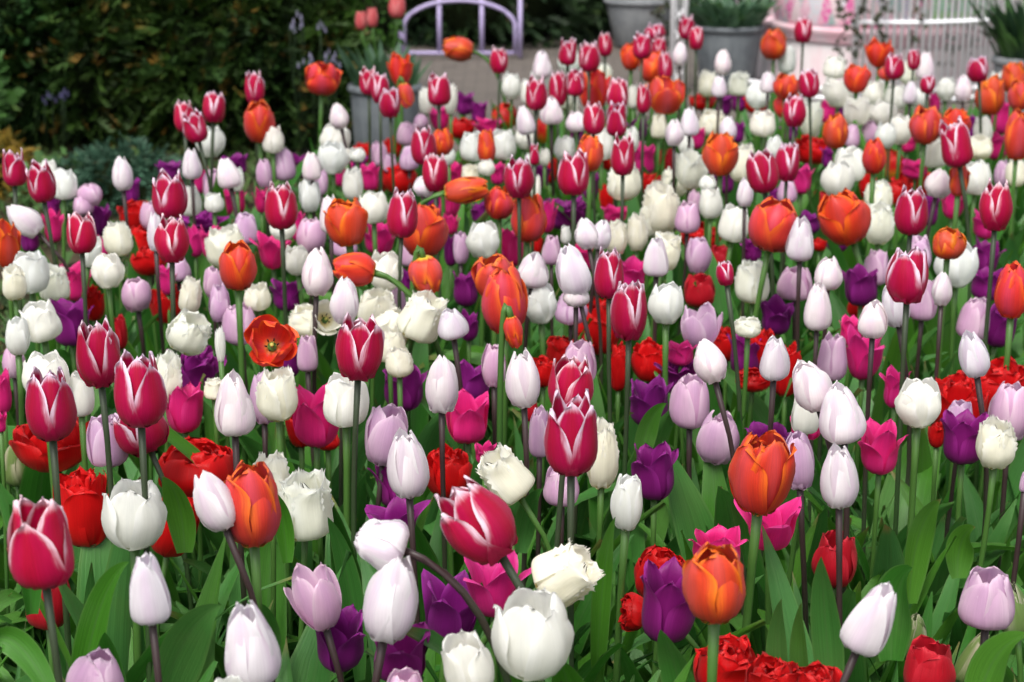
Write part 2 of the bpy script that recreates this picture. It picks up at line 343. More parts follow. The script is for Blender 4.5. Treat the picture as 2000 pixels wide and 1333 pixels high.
# ------------------------------------------------------------------ the tulips, read off the photograph
# kind, centre x, centre y, width, height (photo pixels), lean (degrees, + to the right), flags; '|' own label
# flags: o wide open, f facing the viewer, d double, s slender, n nodding on a bent stem, hNN head height in cm
TULIPS = '''
C 79 1057 118 172 -3 | large white-edged crimson tulip at the front far left, above a dark red tulip
D 93 1172 88 105 0 | dark red tulip hidden behind the stem of the front left crimson tulip
R 167 990 96 128 0 | ruffled scarlet tulip between the front left crimson tulip and a big white tulip
W 263 1003 120 131 3 | broad white cup tulip at front left with ruffled scarlet tulips on both sides
R 340 1020 78 115 15 | scarlet tulip peeping out behind the right side of a broad white tulip
R 385 915 130 95 0 | wide ruffled scarlet tulip above the broad white tulip at front left
P 290 1147 77 136 -3 | slim blush tulip below the broad white tulip at front left
P 415 974 72 124 -20 | white blush tulip leaning left, tucked behind the left side of the front left orange-red tulip
O 493 982 110 164 0 | tall orange-red tulip with yellow base at the front left, on a pale green stem
F 597 982 102 130 3 | round creamy fringed tulip just right of the front left orange-red tulip
F 530 935 70 110 0 h45 | creamy fringed tulip mostly hidden behind the front left orange-red tulip
L 188 1330 105 120 10
P 486 1256 105 166 -6 | big pale blush tulip at the bottom edge below the front left orange-red tulip
W 447 1372 80 100
L 617 1166 100 130 -15 o
U 662 1244 95 128 0
R 102 862 134 100 0 o
L 208 858 78 104
C 98 787 92 140 0
C 191 687 84 134 -2
C 272 758 96 145 0
C 272 835 100 100 -22 h46 | crimson tulip half hidden below another crimson tulip, its stem bending right
K 360 793 74 100
F 328 735 55 100 5
W 88 735 84 100 0
W 157 768 48 87
U 382 720 80 105 10 d
F 370 650 80 76 30
F 418 757 38 42
W 430 672 20 70 0 s
U 138 629 75 89
R 183 592 36 58; D 232 648 32 66
W 34 655 46 75
L 26 705 42 64
K 3 760 34 92; K 0 822 24 44
P 457 786 76 124 0
L 515 775 54 100
F 542 768 75 102
O 530 670 104 108 5 f | wide-open orange tulip facing the viewer, yellow throat and dark stamens showing
U 568 698 45 75 10; L 600 688 40 72
K 620 812 88 118 3; R 588 830 46 72; R 640 862 40 30
W 675 779 86 102
C 703 677 90 128 5
L 755 848 82 118 8
P 795 903 76 132 -3
U 772 940 78 98 -8
U 772 1018 100 75 -10 o
P 742 1062 100 96 -72 n d | crumpled blush tulip drooping on a stem that arches from the right
P 767 1163 104 174 12
U 885 1192 120 130 10 o
U 782 1272 105 115 5
L 790 1352 80 90
C 930 1017 128 168 -34 | big crimson and white tulip leaning left at the front centre
K 965 1143 115 120 0 o
F 982 925 85 108 -35
K 948 885 38 45
R 875 922 74 88
W 1041 1237 152 166 0 v0 | largest white cup tulip at the front centre
W 912 1295 95 122 -12
F 1110 1120 112 118 58 | frilly cream tulip leaning far over to the right behind two dark green stems
C 1116 844 100 160 0 | tallest crimson tulip with white edges in the centre, covering another crimson one
F 1175 885 62 130 0
C 1115 750 86 112 5
L 1097 945 66 82
L 1054 842 40 98
W 1226 978 60 112 3 s
U 1278 920 80 108 0
K 913 815 80 98 0
P 862 748 62 112
U 790 754 76 92; U 922 742 66 85
L 965 712 46 84
P 1020 737 66 113 -4
D 1038 800 26 46
R 1170 635 76 95; R 1112 692 75 72; R 1060 725 52 50; R 1208 715 34 80; R 1268 703 54 70
C 1229 602 70 120
W 1301 592 68 80
L 1115 599 62 64; P 1125 575 50 46
L 1132 705 64 85
L 1368 638 80 86 0 o
F 1461 638 50 40
R 1420 670 46 60; R 1485 680 42 70; R 1470 742 60 36
U 1454 690 60 86
P 1384 703 62 88 -18
P 1513 698 54 86
U 1328 732 65 78 0 d; K 1330 690 50 46
U 1270 786 74 94
L 1348 782 74 104
L 1404 853 78 102 6
O 1488 922 116 162 3 | large coral orange tulip right of front centre, above a wide-open hot pink tulip
L 1560 898 60 112 -5
U 1500 862 84 56
P 1639 928 70 124 -3
K 1720 873 78 102
K 1505 1025 110 100 0 o
D 1632 1090 82 110
P 1705 1205 85 142 20
L 1929 1166 104 114 0 | round lilac tulip standing alone at the front right
D 1814 1305 92 112 0
O 1398 1136 120 154 0 | full orange-red tulip at front right, touching a purple tulip on its left
K 1402 1070 92 84 0
U 1306 1178 108 148 5
R 1290 1122 86 92; R 1235 1197 64 40 -80
R 1425 1310 112 112; R 1510 1328 84 80; R 1590 1348 88 84
P 1598 597 52 92
P 1706 622 56 74
P 1747 594 52 86 -14
R 1680 600 42 42
K 1686 688 80 104 0 o; K 1662 645 44 58
L 1626 695 56 94
P 1583 750 74 104 -22
P 1643 804 86 118 -8
W 1574 800 54 92; K 1577 835 62 42
R 1535 720 46 90
P 1900 690 54 92 -14
K 1750 757 48 76
W 1794 784 87 98
R 1870 790 92 100; R 1940 755 112 96
U 1882 855 82 98; L 1875 805 50 50
F 1945 864 72 98
L 1972 803 76 114; L 2003 940 22 42
R 1830 848 28 44
G 1787 1242 50 95; G 1980 1190 60 110 -12; G 1902 1280 45 110 22; G 30 905 52 85
C 28 326 43 68 3; C 79 353 48 78 -5
W 95 335 34 46; W 124 357 47 60 3
P 238 337 37 65 -2; U 256 372 34 50
L 175 380 46 42; L 162 400 36 36; U 195 427 34 62
P 45 428 50 74 -45; U 58 468 38 46; U 102 402 30 42; K 103 440 34 62
C 158 452 54 82
F 231 463 54 70; W 178 490 40 64 15; K 200 482 22 48
W 210 527 60 70
W 59 530 70 80
F 27 550 46 68; F 105 550 55 70
O 12 475 58 94 0 o
C 330 378 60 90; C 336 465 64 92 3
L 292 420 36 52; P 303 450 30 78
R 268 420 62 50; R 285 470 62 56; R 290 508 56 50
P 374 319 35 58
W 410 276 51 58 3
L 421 359 47 60; P 445 337 42 56 -10; W 462 350 28 46
U 330 333 42 36; U 461 320 42 38
K 390 350 30 50; K 442 395 26 48; K 466 392 24 46
W 418 395 36 36
U 393 435 64 42 0 d; K 380 470 34 62; K 412 470 38 66
F 440 480 76 80 -10
L 480 445 44 60
O 464 518 72 94
K 327 545 30 60; L 348 525 44 46
F 372 575 42 72 10
L 416 550 38 60; L 428 590 40 74
O 506 237 58 78
W 533 271 40 52
L 553 320 42 62 -10; L 516 338 28 54
U 580 323 38 48; P 609 324 34 52
P 661 226 34 48 -12
W 655 268 56 48 10; W 650 308 56 60
L 627 355 26 46
K 668 336 32 54; U 696 320 36 42; W 698 302 30 28; R 710 298 34 36; W 678 303 16 28
K 723 345 34 52; R 742 350 24 46
W 690 358 37 60 0 s
L 740 300 30 46; L 762 318 26 36; R 768 287 30 36
L 799 308 36 46; R 780 348 56 50
C 549 400 59 87
K 510 390 26 48
W 605 380 39 64 0 s
P 645 417 40 70
W 730 404 55 60
O 675 434 74 88 -8
L 607 460 54 70; W 552 445 48 46; K 580 440 26 56
K 533 490 68 70 0 o
P 620 529 57 94 5
L 673 480 48 40; P 673 585 54 92 3
O 690 525 66 80 -78 n
W 753 527 66 78
C 787 415 56 90 5
O 827 446 88 104 0
O 832 540 64 74 172 n | orange tulip hanging upside down below a full orange tulip, left of centre
U 880 485 28 66; L 900 483 30 62
K 880 437 28 38
W 943 467 64 72
K 995 480 58 80
O 965 540 75 86; O 985 585 86 128
O 1003 650 36 62 170 n
U 910 563 48 68
L 800 498 40 42; U 795 548 26 50
C 827 282 46 72
O 863 277 40 50
C 850 334 48 74; K 888 340 36 46
O 912 371 48 80 82 n | orange tulip lying sideways with its tip to the right, on a pale curved stem
W 924 285 48 55; W 983 281 48 56
O 950 285 34 64
W 876 305 24 32; F 918 335 32 28; W 950 327 32 30
K 972 338 26 42
P 832 362 44 40; U 842 390 36 36
O 975 395 54 62; U 938 415 34 38
F 640 620 76 66 25 f; F 600 625 70 60; F 735 605 70 80 5; F 828 615 82 96 28; F 770 640 78 70 40; F 780 705 52 60
P 882 631 56 60 -8; U 915 635 36 60; F 503 578 52 54
F 760 670 60 70; L 777 585 30 52; U 562 575 62 62
C 1014 345 54 78; W 1047 365 18 46
O 1032 423 64 92 2
K 1068 420 36 64; U 1105 415 72 62 0 d
U 1053 345 36 48; R 1075 330 24 46
C 1121 335 56 85
W 1103 290 38 48
C 1044 300 18 40; W 1064 306 20 34; W 1034 312 16 28
O 1152 298 48 68
W 1175 280 47 60
R 1188 315 26 28
C 1217 300 42 78
W 1234 272 26 48
F 1218 350 60 74
U 1151 360 36 56
R 1270 358 40 36; R 1187 385 28 44
F 1290 403 64 96; F 1268 430 38 62
D 1302 314 34 50
W 1340 283 28 40
P 1317 258 34 50; P 1347 237 34 52
F 1350 330 66 74 0 o; F 1320 353 48 56
O 1408 298 64 84
F 1452 315 50 74
W 1388 396 42 58; W 1382 358 32 32
L 1343 423 46 60; L 1357 395 28 48
P 1455 375 30 54
C 1488 332 58 82 -10; C 1538 313 46 76
R 1370 465 66 48
U 1470 487 38 50
P 1145 455 44 62 -12; P 1175 457 40 58 10
K 1200 418 44 32
F 1205 462 40 66; F 1244 452 38 72
W 1105 458 20 36
K 1135 500 48 58
P 1117 526 64 102 -15
L 1077 487 36 58
R 1048 476 20 36
C 1190 532 56 97
F 1300 490 58 72 10; P 1282 500 48 76
L 1364 497 47 70
D 1405 505 42 52; C 1416 532 34 50 -10
D 1366 567 58 64
F 1470 548 65 82
O 1512 438 96 100 10
P 1564 465 52 86
O 1648 422 92 106 -22
F 1717 435 54 76; F 1717 380 50 56
C 1781 410 60 90
W 1637 349 60 68; W 1660 320 58 64
O 1708 304 44 66; B 1745 320 42 58
W 1825 293 50 64
C 1865 277 56 90 -15
W 1905 346 58 64; O 1873 350 36 62
C 1946 400 58 94
K 1861 397 42 56; K 1925 437 46 54
F 1985 335 36 54; L 1956 338 26 52
O 1980 150 46 58; O 1992 185 42 56; O 1988 262 50 94
K 1565 350 38 54
U 1619 308 28 38; R 1588 292 60 48
O 1633 256 46 64; L 1665 265 28 44
R 1790 360 72 50; K 1788 330 46 36; R 1695 362 26 46; R 1755 375 40 50
U 1523 388 50 46; L 1538 372 36 46
D 1602 397 36 46
U 1580 435 40 42; U 1637 460 46 62
U 1818 410 28 58
O 1852 475 62 60
W 1869 516 80 88
C 1774 533 76 114
L 1793 492 50 70; L 1712 520 46 70
P 1618 532 52 66
U 1682 558 60 76
L 1803 583 54 82; P 1840 563 38 66
O 1978 566 62 108
R 1600 478 24 22
C 360 226 38 58; C 380 246 42 60 -14; C 418 207 42 60 5; C 497 170 36 62
O 630 152 64 62 5
C 720 157 34 52; C 742 170 34 58; C 762 198 38 58
O 782 135 48 62 0 o; O 792 188 28 46 170 n
W 832 195 26 50; C 857 173 42 60; W 880 193 26 56
K 860 230 42 46 0 o
U 907 202 32 42; U 935 218 30 42
R 900 250 42 36; B 988 225 50 46 20; B 1062 254 36 46
L 822 237 26 28
O 893 95 46 56 -78 n | orange tulip nodding on an arched green stem in front of the lilac metal frame
C 975 116 32 50 | crimson tulip standing right of the orange tulip that nods before the lilac frame
W 999 167 36 50
P 1059 125 36 52; W 1056 158 38 50
C 1109 100 33 50; C 1151 109 38 58; C 1182 86 26 44
W 1112 118 42 46
F 1180 143 28 38
C 1047 180 38 64; C 1090 171 34 66; C 1123 160 32 50
W 1030 178 24 46; F 1103 190 30 42; F 1115 208 28 38
P 1077 215 42 52; P 1025 234 34 54 -12
O 1160 175 60 78 0 o
C 1207 183 40 60; C 1160 230 40 60; C 1205 231 37 64
W 1237 187 20 46; C 1257 191 26 54
O 1300 185 76 72 0 o
O 1233 110 36 50; C 1254 88 34 50; C 1280 63 38 34; C 1287 90 26 38; O 1275 130 50 58; C 1300 128 26 54
P 1328 105 26 44
C 1341 52 29 46; C 1360 73 27 44
F 1287 245 30 46; U 1247 250 34 42; U 1127 262 26 26; K 955 248 50 38
P 1412 121 30 47
F 1383 162 36 50; P 1405 168 28 40; F 1443 162 38 45
W 1480 185 44 50; P 1500 160 30 40
O 1512 85 46 58; W 1537 115 32 52; C 1569 57 33 49
R 1374 198 44 30; U 1410 203 38 46; U 1443 200 28 36; R 1478 203 40 32
O 1535 168 48 46; O 1540 205 54 52
C 1580 161 38 54 -5; C 1552 215 42 60
W 1630 131 42 42; W 1637 180 60 56 0 o; W 1675 215 54 54 0 o; F 1583 230 46 72 0 o
O 1673 153 46 52; O 1718 103 54 54 0 o; C 1747 129 36 48; O 1733 143 32 26
C 1785 115 24 40; P 1808 128 34 54; C 1812 163 28 36; F 1775 140 32 44
W 1710 182 46 48; W 1750 188 42 46; P 1778 180 26 42; W 1798 190 28 38
K 1826 200 22 42
P 1882 172 30 50; W 1848 173 36 44
C 1910 133 38 50 -8; W 1950 160 36 44; O 1935 184 52 74
K 1957 222 52 74
W 1727 220 48 46; W 1730 263 38 50; W 1759 253 42 56
O 1808 243 58 72; O 1868 240 52 60
U 1898 248 26 46
F 1392 238 50 50; P 1422 250 32 46; K 1362 268 26 42; U 1442 258 22 38
W 1490 240 48 48; W 1512 288 28 46; U 1542 258 28 32
K 1773 280 30 32
'''
HEIGHT = dict(C=.60, W=.50, F=.48, P=.55, L=.46, O=.55, U=.42, K=.44, R=.395, D=.39, B=.40, G=.33)
DESC = dict(C='crimson tulip with white petal edges', W='smooth white tulip', F='creamy fringed tulip', P='pale blush tulip', L='lilac pink tulip', O='orange tulip',
            U='purple tulip', K='hot pink tulip', R='ruffled scarlet tulip', D='dark red tulip', B='red and yellow tulip', G='green tulip bud')
SHORT = dict(C='crimson', W='white', F='cream', P='blush', L='lilac', O='orange', U='purple', K='pink', R='scarlet', D='dark red', B='red-yellow', G='green')
NAME = dict(C='crimson_tulip', W='white_tulip', F='fringed_tulip', P='blush_tulip', L='lilac_tulip', O='orange_tulip', U='purple_tulip', K='pink_tulip', R='scarlet_tulip', D='red_tulip', B='flamed_tulip', G='tulip_bud')
GROUP = dict(C='crimson tulips with white edges', W='white tulips in the bed', F='cream fringed tulips', P='pale blush tulips', L='lilac tulips', O='orange tulips', U='purple tulips',
             K='hot pink tulips', R='double scarlet tulips', D='dark red tulips', B='red and yellow tulips', G='green tulip buds')
T = []
for ln in TULIPS.strip().splitlines():
    ln = ln.strip()
    if not ln: continue
    for ent in ln.split(';'):
        ent = ent.strip()
        if not ent: continue
        body, _, lab = ent.partition('|'); b = body.split()
        d = dict(k=b[0], x=float(b[1]), y=float(b[2]), w=float(b[3]), h=float(b[4]), lean=0.0, fl=set(), z=None, label=lab.strip())
        for t in b[5:]:
            if t[0] == 'v': d['var'] = int(t[1:])
            elif t[0] == 'h': d['z'] = float(t[1:]) / 100
            elif t[0] in '-0123456789': d['lean'] = float(t)
            else: d['fl'].add(t)
        T.append(d)
# ---- half-hidden low blooms that fill the mass between the taller ones
gf = random.Random(99); tries = 0; nfill = 0
while nfill < 50 and tries < 4000:
    tries += 1
    y = gf.uniform(215, 640); x = gf.uniform(max(40, 1000 - 3.1 * max(0, y - 180)), 1960); s = 36 + (y - 215) * .075
    k = gf.choice('RRUKKLLWWFP'); w_ = s * gf.uniform(.85, 1.1); h_ = s * gf.uniform(1.0, 1.35)
    if any(abs(e['x'] - x) < .36 * (e['w'] + w_) and abs(e['y'] - y) < .36 * (e['h'] + h_) for e in T): continue
    T.append(dict(k=k, x=x, y=y, w=w_, h=h_, lean=gf.uniform(-11, 11), fl=set(), z=HEIGHT[k] - .02, label='')); nfill += 1
# ---- labels: each tulip is told apart by the tulips beside it
def adj(d):
    if 'n' in d['fl']: return 'nodding '
    if 'o' in d['fl'] or 'f' in d['fl']: return 'wide-open '
    if 's' in d['fl']: return 'slender '
    if 'd' in d['fl']: return 'double '
    if d['lean'] <= -12: return 'left-leaning '
    if d['lean'] >= 12: return 'right-leaning '
    return ''
def region(d):
    row = 'back row' if d['y'] < 215 else 'towards the back' if d['y'] < 400 else 'middle' if d['y'] < 650 else 'towards the front' if d['y'] < 950 else 'front'
    colm = ['far left', 'left', 'centre', 'right', 'far right'][min(4, max(0, int(d['x'] // 400)))]
    return row + ' ' + colm
def rels(d):
    out = []
    for e in T:
        if e is d: continue
        dx, dy = e['x'] - d['x'], e['y'] - d['y']; dist = math.hypot(dx, dy * 1.1); m = .5 * (d['w'] + e['w'] + d['h'] * .3 + e['h'] * .3)
        if dist > m * 2.1: continue
        if abs(dx) > 1.3 * abs(dy): r = 'right of' if dx < 0 else 'left of'
        elif abs(dy) > 1.3 * abs(dx): r = 'below' if dy < 0 else 'above'
        else: r = ('lower right of' if dx < 0 else 'lower left of') if dy < 0 else ('upper right of' if dx < 0 else 'upper left of')
        out.append((dist, r, e['k']))
    out.sort(); seen = []
    for _, r, k in out:
        if (r, k) not in seen: seen.append((r, k))
    return seen[:7]
for d in T: d['rel'] = rels(d)
def art(c): return ('an ' if c[0] in 'aeiou' else 'a ') + c
def same(d, rs): return [e for e in T if e['k'] == d['k'] and adj(e) == adj(d) and region(e) == region(d) and not e['label_own'] and all(r in e['rel'] for r in rs)]
from itertools import combinations
for d in T: d['label_own'] = bool(d['label'])
for d in T:
    if d['label']: continue
    best = None; rel = d['rel']
    for n_ in (1, 2, 3):
        for cb in combinations(rel, n_):
            if len(same(d, cb)) <= 1: best = cb; break
        if best: break
    desc = adj(d) + (DESC[d['k']] if best and len(best) < 2 or d['k'] != 'C' else 'white-edged crimson tulip')
    if best is None: best = rel[:2]
    parts = ['%s %s' % (r, art(SHORT[k])) for r, k in best]
    lab = desc + (' ' + ' and '.join(parts) + ' one' if parts else '') + ', ' + region(d)
    if len(lab.split()) > 16: lab = desc + ' ' + ', '.join('%s %s' % (r, SHORT[k]) for r, k in best) + ', ' + region(d)
    if len(lab.split()) > 16: lab = lab.replace('white-edged ', '').replace('creamy ', '').replace('ruffled ', '').replace(' an ', ' ').replace(' a ', ' ')
    d['label'] = lab
# ---- build
def bez(a, b, c, d, n):
    return [a * (1 - t) ** 3 + b * 3 * t * (1 - t) ** 2 + c * 3 * t * t * (1 - t) + d * t ** 3 for t in (i / (n - 1) for i in range(n))]
ROOTS = []
for idx, d in enumerate(T):
    k = d['k']; fl = d['fl']; rg = random.Random(idx * 31 + 5)
    zc = d['z'] if d['z'] else HEIGHT[k] + rg.uniform(-.025, .025)
    ctr, dep = at_height(d['x'], d['y'], zc)
    if dep > 5.6: ctr = Vector((0, 0, CAMZ)) + ray(d['x'], d['y']) * 5.6; dep = 5.6
    m = dep / FPX * (1.24 if k in 'R' else 1.10 if d['y'] < 450 else 1.06); alpha = math.atan2(CAMZ - ctr.z, ctr.y)
    mode = 'o' if ('o' in fl or 'f' in fl) else 'd' if 'd' in fl else 's' if 's' in fl else ''
    meshes, joined, mr, mz = bloom(k, mode, rg.randrange(8) if mode != 'o' else rg.randrange(3))
    if 'var' in d: meshes, joined, mr, mz = bloom(k, mode, d['var'])
    W_ = d['w'] * m; H_ = d['h'] * m
    lean = R(d['lean'])
    if 'f' in fl:
        axis = Vector((math.sin(lean), -.9, .55)).normalized(); H3 = W_ * .55
    else:
        axis = (RIGHT * math.sin(lean) + Vector((0, 0, 1)) * math.cos(lean)).normalized()
        axis = (axis + Vector((0, rg.uniform(-.10, .04), 0))).normalized()
        H3 = max(.45 * H_, (H_ - .30 * W_ * math.sin(alpha)) / math.cos(alpha)) if abs(d['lean']) < 60 else H_
    sxy = W_ / 2 / mr; sz = H3 / mz
    if k in 'CWO' and mode == '': spin = 90 + rg.uniform(-22, 22) if rg.random() < .75 else rg.uniform(0, 360)
    else: spin = rg.uniform(0, 360)
    q = Vector((0, 0, 1)).rotation_difference(axis).to_matrix()
    hb = ctr - axis * (H3 * .5)
    # where the stem leaves the soil
    off = Vector((axis.x, axis.y * .4, 0)) * (-.16 * zc if 'n' not in fl else -.12) + Vector((rg.uniform(-.015, .015), rg.uniform(-.01, .02), 0))
    root_p = Vector((hb.x + off.x, hb.y + off.y, 0)); ROOTS.append((root_p, zc))
    root = empty(NAME[k], root_p, d['label'], SHORT[k] + ' tulip' if k != 'G' else 'tulip bud', GROUP[k])
    lq = q.to_4x4() @ Matrix.Rotation(R(spin), 4, 'Z')
    mat = Matrix.Translation(hb - root_p) @ lq @ Matrix.Diagonal((sxy, sxy, sz, 1))
    tint = rg.uniform(.96, 1.08) if k in 'WFPL' else rg.uniform(.88, 1.08); wm = rg.uniform(-.02, .02) if k in 'WFPL' else rg.uniform(-.05, .05)
    colr = (min(1.1, tint * (1 + wm)), tint, min(1.1, tint * (1 - wm)), 1)
    if k == 'O': colr = (tint, tint * rg.uniform(.75, 1.7), rg.choice((.8, 1.0, 1.6)), 1)
    small = d['h'] * d['w'] < 42 * 42
    objs = [joined] if small else meshes
    for me in objs:
        o = link(bpy.data.objects.new('flower_head' if small else 'petal', me)); o.parent = root; o.matrix_basis = mat; o.color = colr
    if mode == 'o':
        o = link(bpy.data.objects.new('stamens', STAMEN)); o.parent = root; o.matrix_basis = mat
    hbl = hb - root_p; ln = hbl.length
    if 'n' in fl: pth = bez(Vector((0, 0, 0)), Vector((0, 0, hbl.z * .7)), hbl - axis * .09 + Vector((0, 0, .0)), hbl + axis * .004, 14)
    else: pth = bez(Vector((0, 0, 0)), Vector((rg.uniform(-.02, .02), rg.uniform(-.02, .02), ln * .4)), hbl - axis * ln * .35, hbl + axis * .004, 9)
    sr = dict(O=.0042, W=.0038).get(k, .0033) * rg.uniform(.9, 1.1) * (.8 + .2 * min(1.2, W_ / .055))
    mb = MB(); mb.tube(pth, [sr * 1.15] * 3 + [sr] * (len(pth) - 4) + [sr * 1.25], 7); so = mb.build('stem', SM[STEMK[k]], root)
    for j in range(3):
        me = LEAFV[rg.randrange(len(LEAFV))]; o = link(bpy.data.objects.new('leaf', me)); o.parent = root
        L = zc * rg.uniform(.60, .86) if k not in 'RDG' else rg.uniform(.22, .30)
        a = rg.uniform(0, 6.28) if j else rg.uniform(-2.6, -.5)
        o.matrix_basis = Matrix.Translation((0, 0, rg.uniform(0, .03))) @ Matrix.Rotation(a, 4, 'Z') @ Matrix.Diagonal((L, L * rg.uniform(.85, 1.3), L, 1))

# ------------------------------------------------------------------ extra leaves filling the bed
BED = [(-2.4, .5), (-1.5, 2.0), (-1.0, 2.75), (-.74, 3.5), (-.5, 4.4), (-.2, 5.35), (.3, 5.65), (1.2, 5.65), (1.9, 5.45), (2.4, 3), (2.2, .5)]
def inside(x, y, P):
    c = False; n = len(P)
    for i in range(n):
        (x1, y1), (x2, y2) = P[i], P[(i + 1) % n]
        if (y1 > y) != (y2 > y) and x < (x2 - x1) * (y - y1) / (y2 - y1) + x1: c = not c
    return c
fr_ = random.Random(21); mb = MB(); cnt = 0
while cnt < 7600:
    y = fr_.uniform(1.0, 5.6); x = fr_.uniform(-.34, .34) * (y + .35)
    if not inside(x, y, BED): continue
    cnt += 1
    narrow = fr_.random() < .3
    L = fr_.uniform(.20, .36) * (1.0 + .04 * max(0, y - 2)) if not narrow else fr_.uniform(.16, .28); W = fr_.uniform(.024, .052) if not narrow else fr_.uniform(.008, .016)
    th1 = fr_.choice((fr_.uniform(.2, .7), fr_.uniform(.6, 1.4), fr_.uniform(1.2, 2.2)))
    p, uvs, nu, nv = leaf_pts(L, W, fr_.uniform(.03, .3), th1, fr_.uniform(1.2, 2.4), fr_.uniform(.2, .9), fr_.uniform(-1.2, 1.2), fr_.uniform(.02, .08), fr_, 4, 8)
    a = fr_.uniform(0, 6.28); ca, sa = math.cos(a), math.sin(a)
    mb.grid([(x + q[0] * ca - q[1] * sa, y + q[0] * sa + q[1] * ca, q[2]) for q in p], nu, nv, uvs, 0 if fr_.random() < .7 else 1)
tag(mb.build('tulip_foliage', [M_LEAF, M_LEAF2]), 'dense mass of overlapping green tulip leaves between the flower stems', 'foliage', kind='stuff')

# ---- single large leaves of the front tulips: base, tip, distance, width (photo pixels)
def near_root(p): return min((o for o in bpy.data.objects if o.get('group') in GROUP.values()), key=lambda o: (o.location.xy - p.xy).length)
hl = random.Random(77)
for bx, by, tx, ty, Y, wp, sag, mat in [(150, 1400, 252, 1098, 1.50, 66, 60, M_LEAF2), (300, 1420, 432, 1182, 1.42, 112, 30, M_LEAF), (-10, 1250, 130, 1420, 1.40, 62, 90, M_LEAF2), (1245, 930, 1302, 788, 1.95, 44, 20, M_LEAF2),
    (1775, 1180, 1838, 975, 1.78, 62, 20, M_LEAF2), (1625, 1400, 1604, 1088, 1.52, 66, 0, M_LEAF), (1520, 1420, 1527, 1170, 1.5, 48, 0, M_LEAF), (1570, 1420, 1566, 1178, 1.5, 44, 0, M_LEAF2),
    (360, 1080, 318, 930, 1.72, 60, 10, M_LEAF2), (530, 1330, 512, 1180, 1.6, 40, 0, M_LEAF), (1165, 1340, 1202, 1010, 1.62, 42, 25, M_LEAF2), (1740, 1290, 1782, 1110, 1.62, 90, 30, M_LEAF),
    (1905, 1420, 2010, 1240, 1.5, 80, 30, M_LEAF2), (220, 1420, 205, 1235, 1.45, 70, 0, M_LEAF), (700, 1330, 640, 1010, 1.75, 50, 30, M_LEAF), (1015, 1080, 1060, 955, 1.85, 46, 0, M_LEAF), (1120, 1420, 1090, 1290, 1.42, 80, 0, M_LEAF2),
    (1460, 1110, 1430, 960, 1.85, 44, 10, M_LEAF), (60, 1200, 18, 985, 1.6, 52, 10, M_LEAF), (1870, 1130, 1905, 1030, 1.8, 60, 10, M_LEAF2), (560, 1100, 520, 950, 1.75, 40, 10, M_LEAF2), (1340, 1420, 1290, 1230, 1.5, 70, 0, M_LEAF)]:
    p0 = at_depth(bx, by, Y); p0.z = max(0, p0.z); p2 = at_depth(tx, ty, Y - .03); m = Y / FPX
    p1 = (p0 + p2) * .5 + Vector((-(tx - bx) * .25 * m, .03, abs(ty - by) * .12 * m + sag * m)); pts = []; uvs = []; tw0 = hl.uniform(-.5, .5); ph = hl.uniform(0, 6)
    for j in range(18):
        s = j / 17; c = p0 * (1 - s) ** 2 + p1 * 2 * s * (1 - s) + p2 * s * s; tg = ((p1 - p0) * (1 - s) + (p2 - p1) * s).normalized()
        vw = Vector((0, 0, CAMZ)) - c; sd = tg.cross(vw).normalized(); nr = sd.cross(tg); a = tw0 + .9 * (s - .5) * hl.choice((1, 1))
        hw = wp * m * .5 * max(.02, math.sin(math.pi * (.12 + .88 * s) ** .9) ** .75)
        for i in range(7):
            u = i / 3 - 1
            pts.append(c + (sd * math.cos(a) + nr * math.sin(a)) * u * hw + (nr * math.cos(a) - sd * math.sin(a)) * (hw * (.45 * abs(u) ** 1.5 + .10 * u * u * math.sin(8 * s + ph + u)))); uvs.append((i / 6, s))
    rt = near_root(p0); mb = MB(); mb.grid([p - rt.location for p in pts], 7, 18, uvs); mb.build('leaf', mat, rt)

# ------------------------------------------------------------------ setting: ground, bed soil, paving
def sheet(name, poly, z, mat):
    mb = MB(); mb.add([(x, y, z) for x, y in poly], [tuple(range(len(poly)))], [(x, y) for x, y in poly])
    return tag(mb.build(name, mat), kind='structure')
gm = plain('ground', (.060, .045, .028), .95, .1, .5, 6, (.025, .022, .012), .6)
sheet('ground', [(-150, -60), (150, -60), (150, 250), (-150, 250)], -.012, gm)
sheet('flower_bed_soil', BED, -.004, M_SOIL)
N = NT('paving'); br = N.n('ShaderNodeTexBrick'); N.l(N.pos(), br.inputs['Vector'])
br.inputs['Scale'].default_value = 4.5; br.inputs['Mortar Size'].default_value = .018; br.inputs['Color1'].default_value = (.155, .132, .114, 1); br.inputs['Color2'].default_value = (.10, .086, .075, 1); br.inputs['Mortar'].default_value = (.05, .044, .04, 1)
nz = N.noise(N.pos(), 5, 4); cc = N.mix(N.step(nz, .35, .75), br.outputs[0], (.125, .108, .092))
N.bump(br.outputs['Fac'], -.4, .004); paving_m = N.set(cc, .85, .3)
sheet('paving', [(-.9, 6.6), (-.32, 5.4), (.3, 5.75), (1.2, 5.75), (1.95, 5.55), (4.5, 5.3), (4.5, 11.0), (-.9, 11.0)], -.008, paving_m)
# low edging of the bed along the path
ed = MB(); pts = [(-.2, 5.37), (.3, 5.69), (1.2, 5.69), (1.9, 5.49), (2.4, 4.6)]
for a, b in zip(pts, pts[1:]):
    a = Vector((*a, 0)); b = Vector((*b, 0)); t = (b - a).normalized(); nrm = Vector((-t.y, t.x, 0)) * .02
    v = [a - nrm, b - nrm, b + nrm, a + nrm]
    ed.add([p + Vector((0, 0, z)) for z in (-.004, .05) for p in v], [(0, 1, 5, 4), (1, 2, 6, 5), (2, 3, 7, 6), (3, 0, 4, 7), (4, 5, 6, 7)])
tag(ed.build('bed_edging', plain('edging', (.16, .14, .12), .9), flat=True), kind='structure')

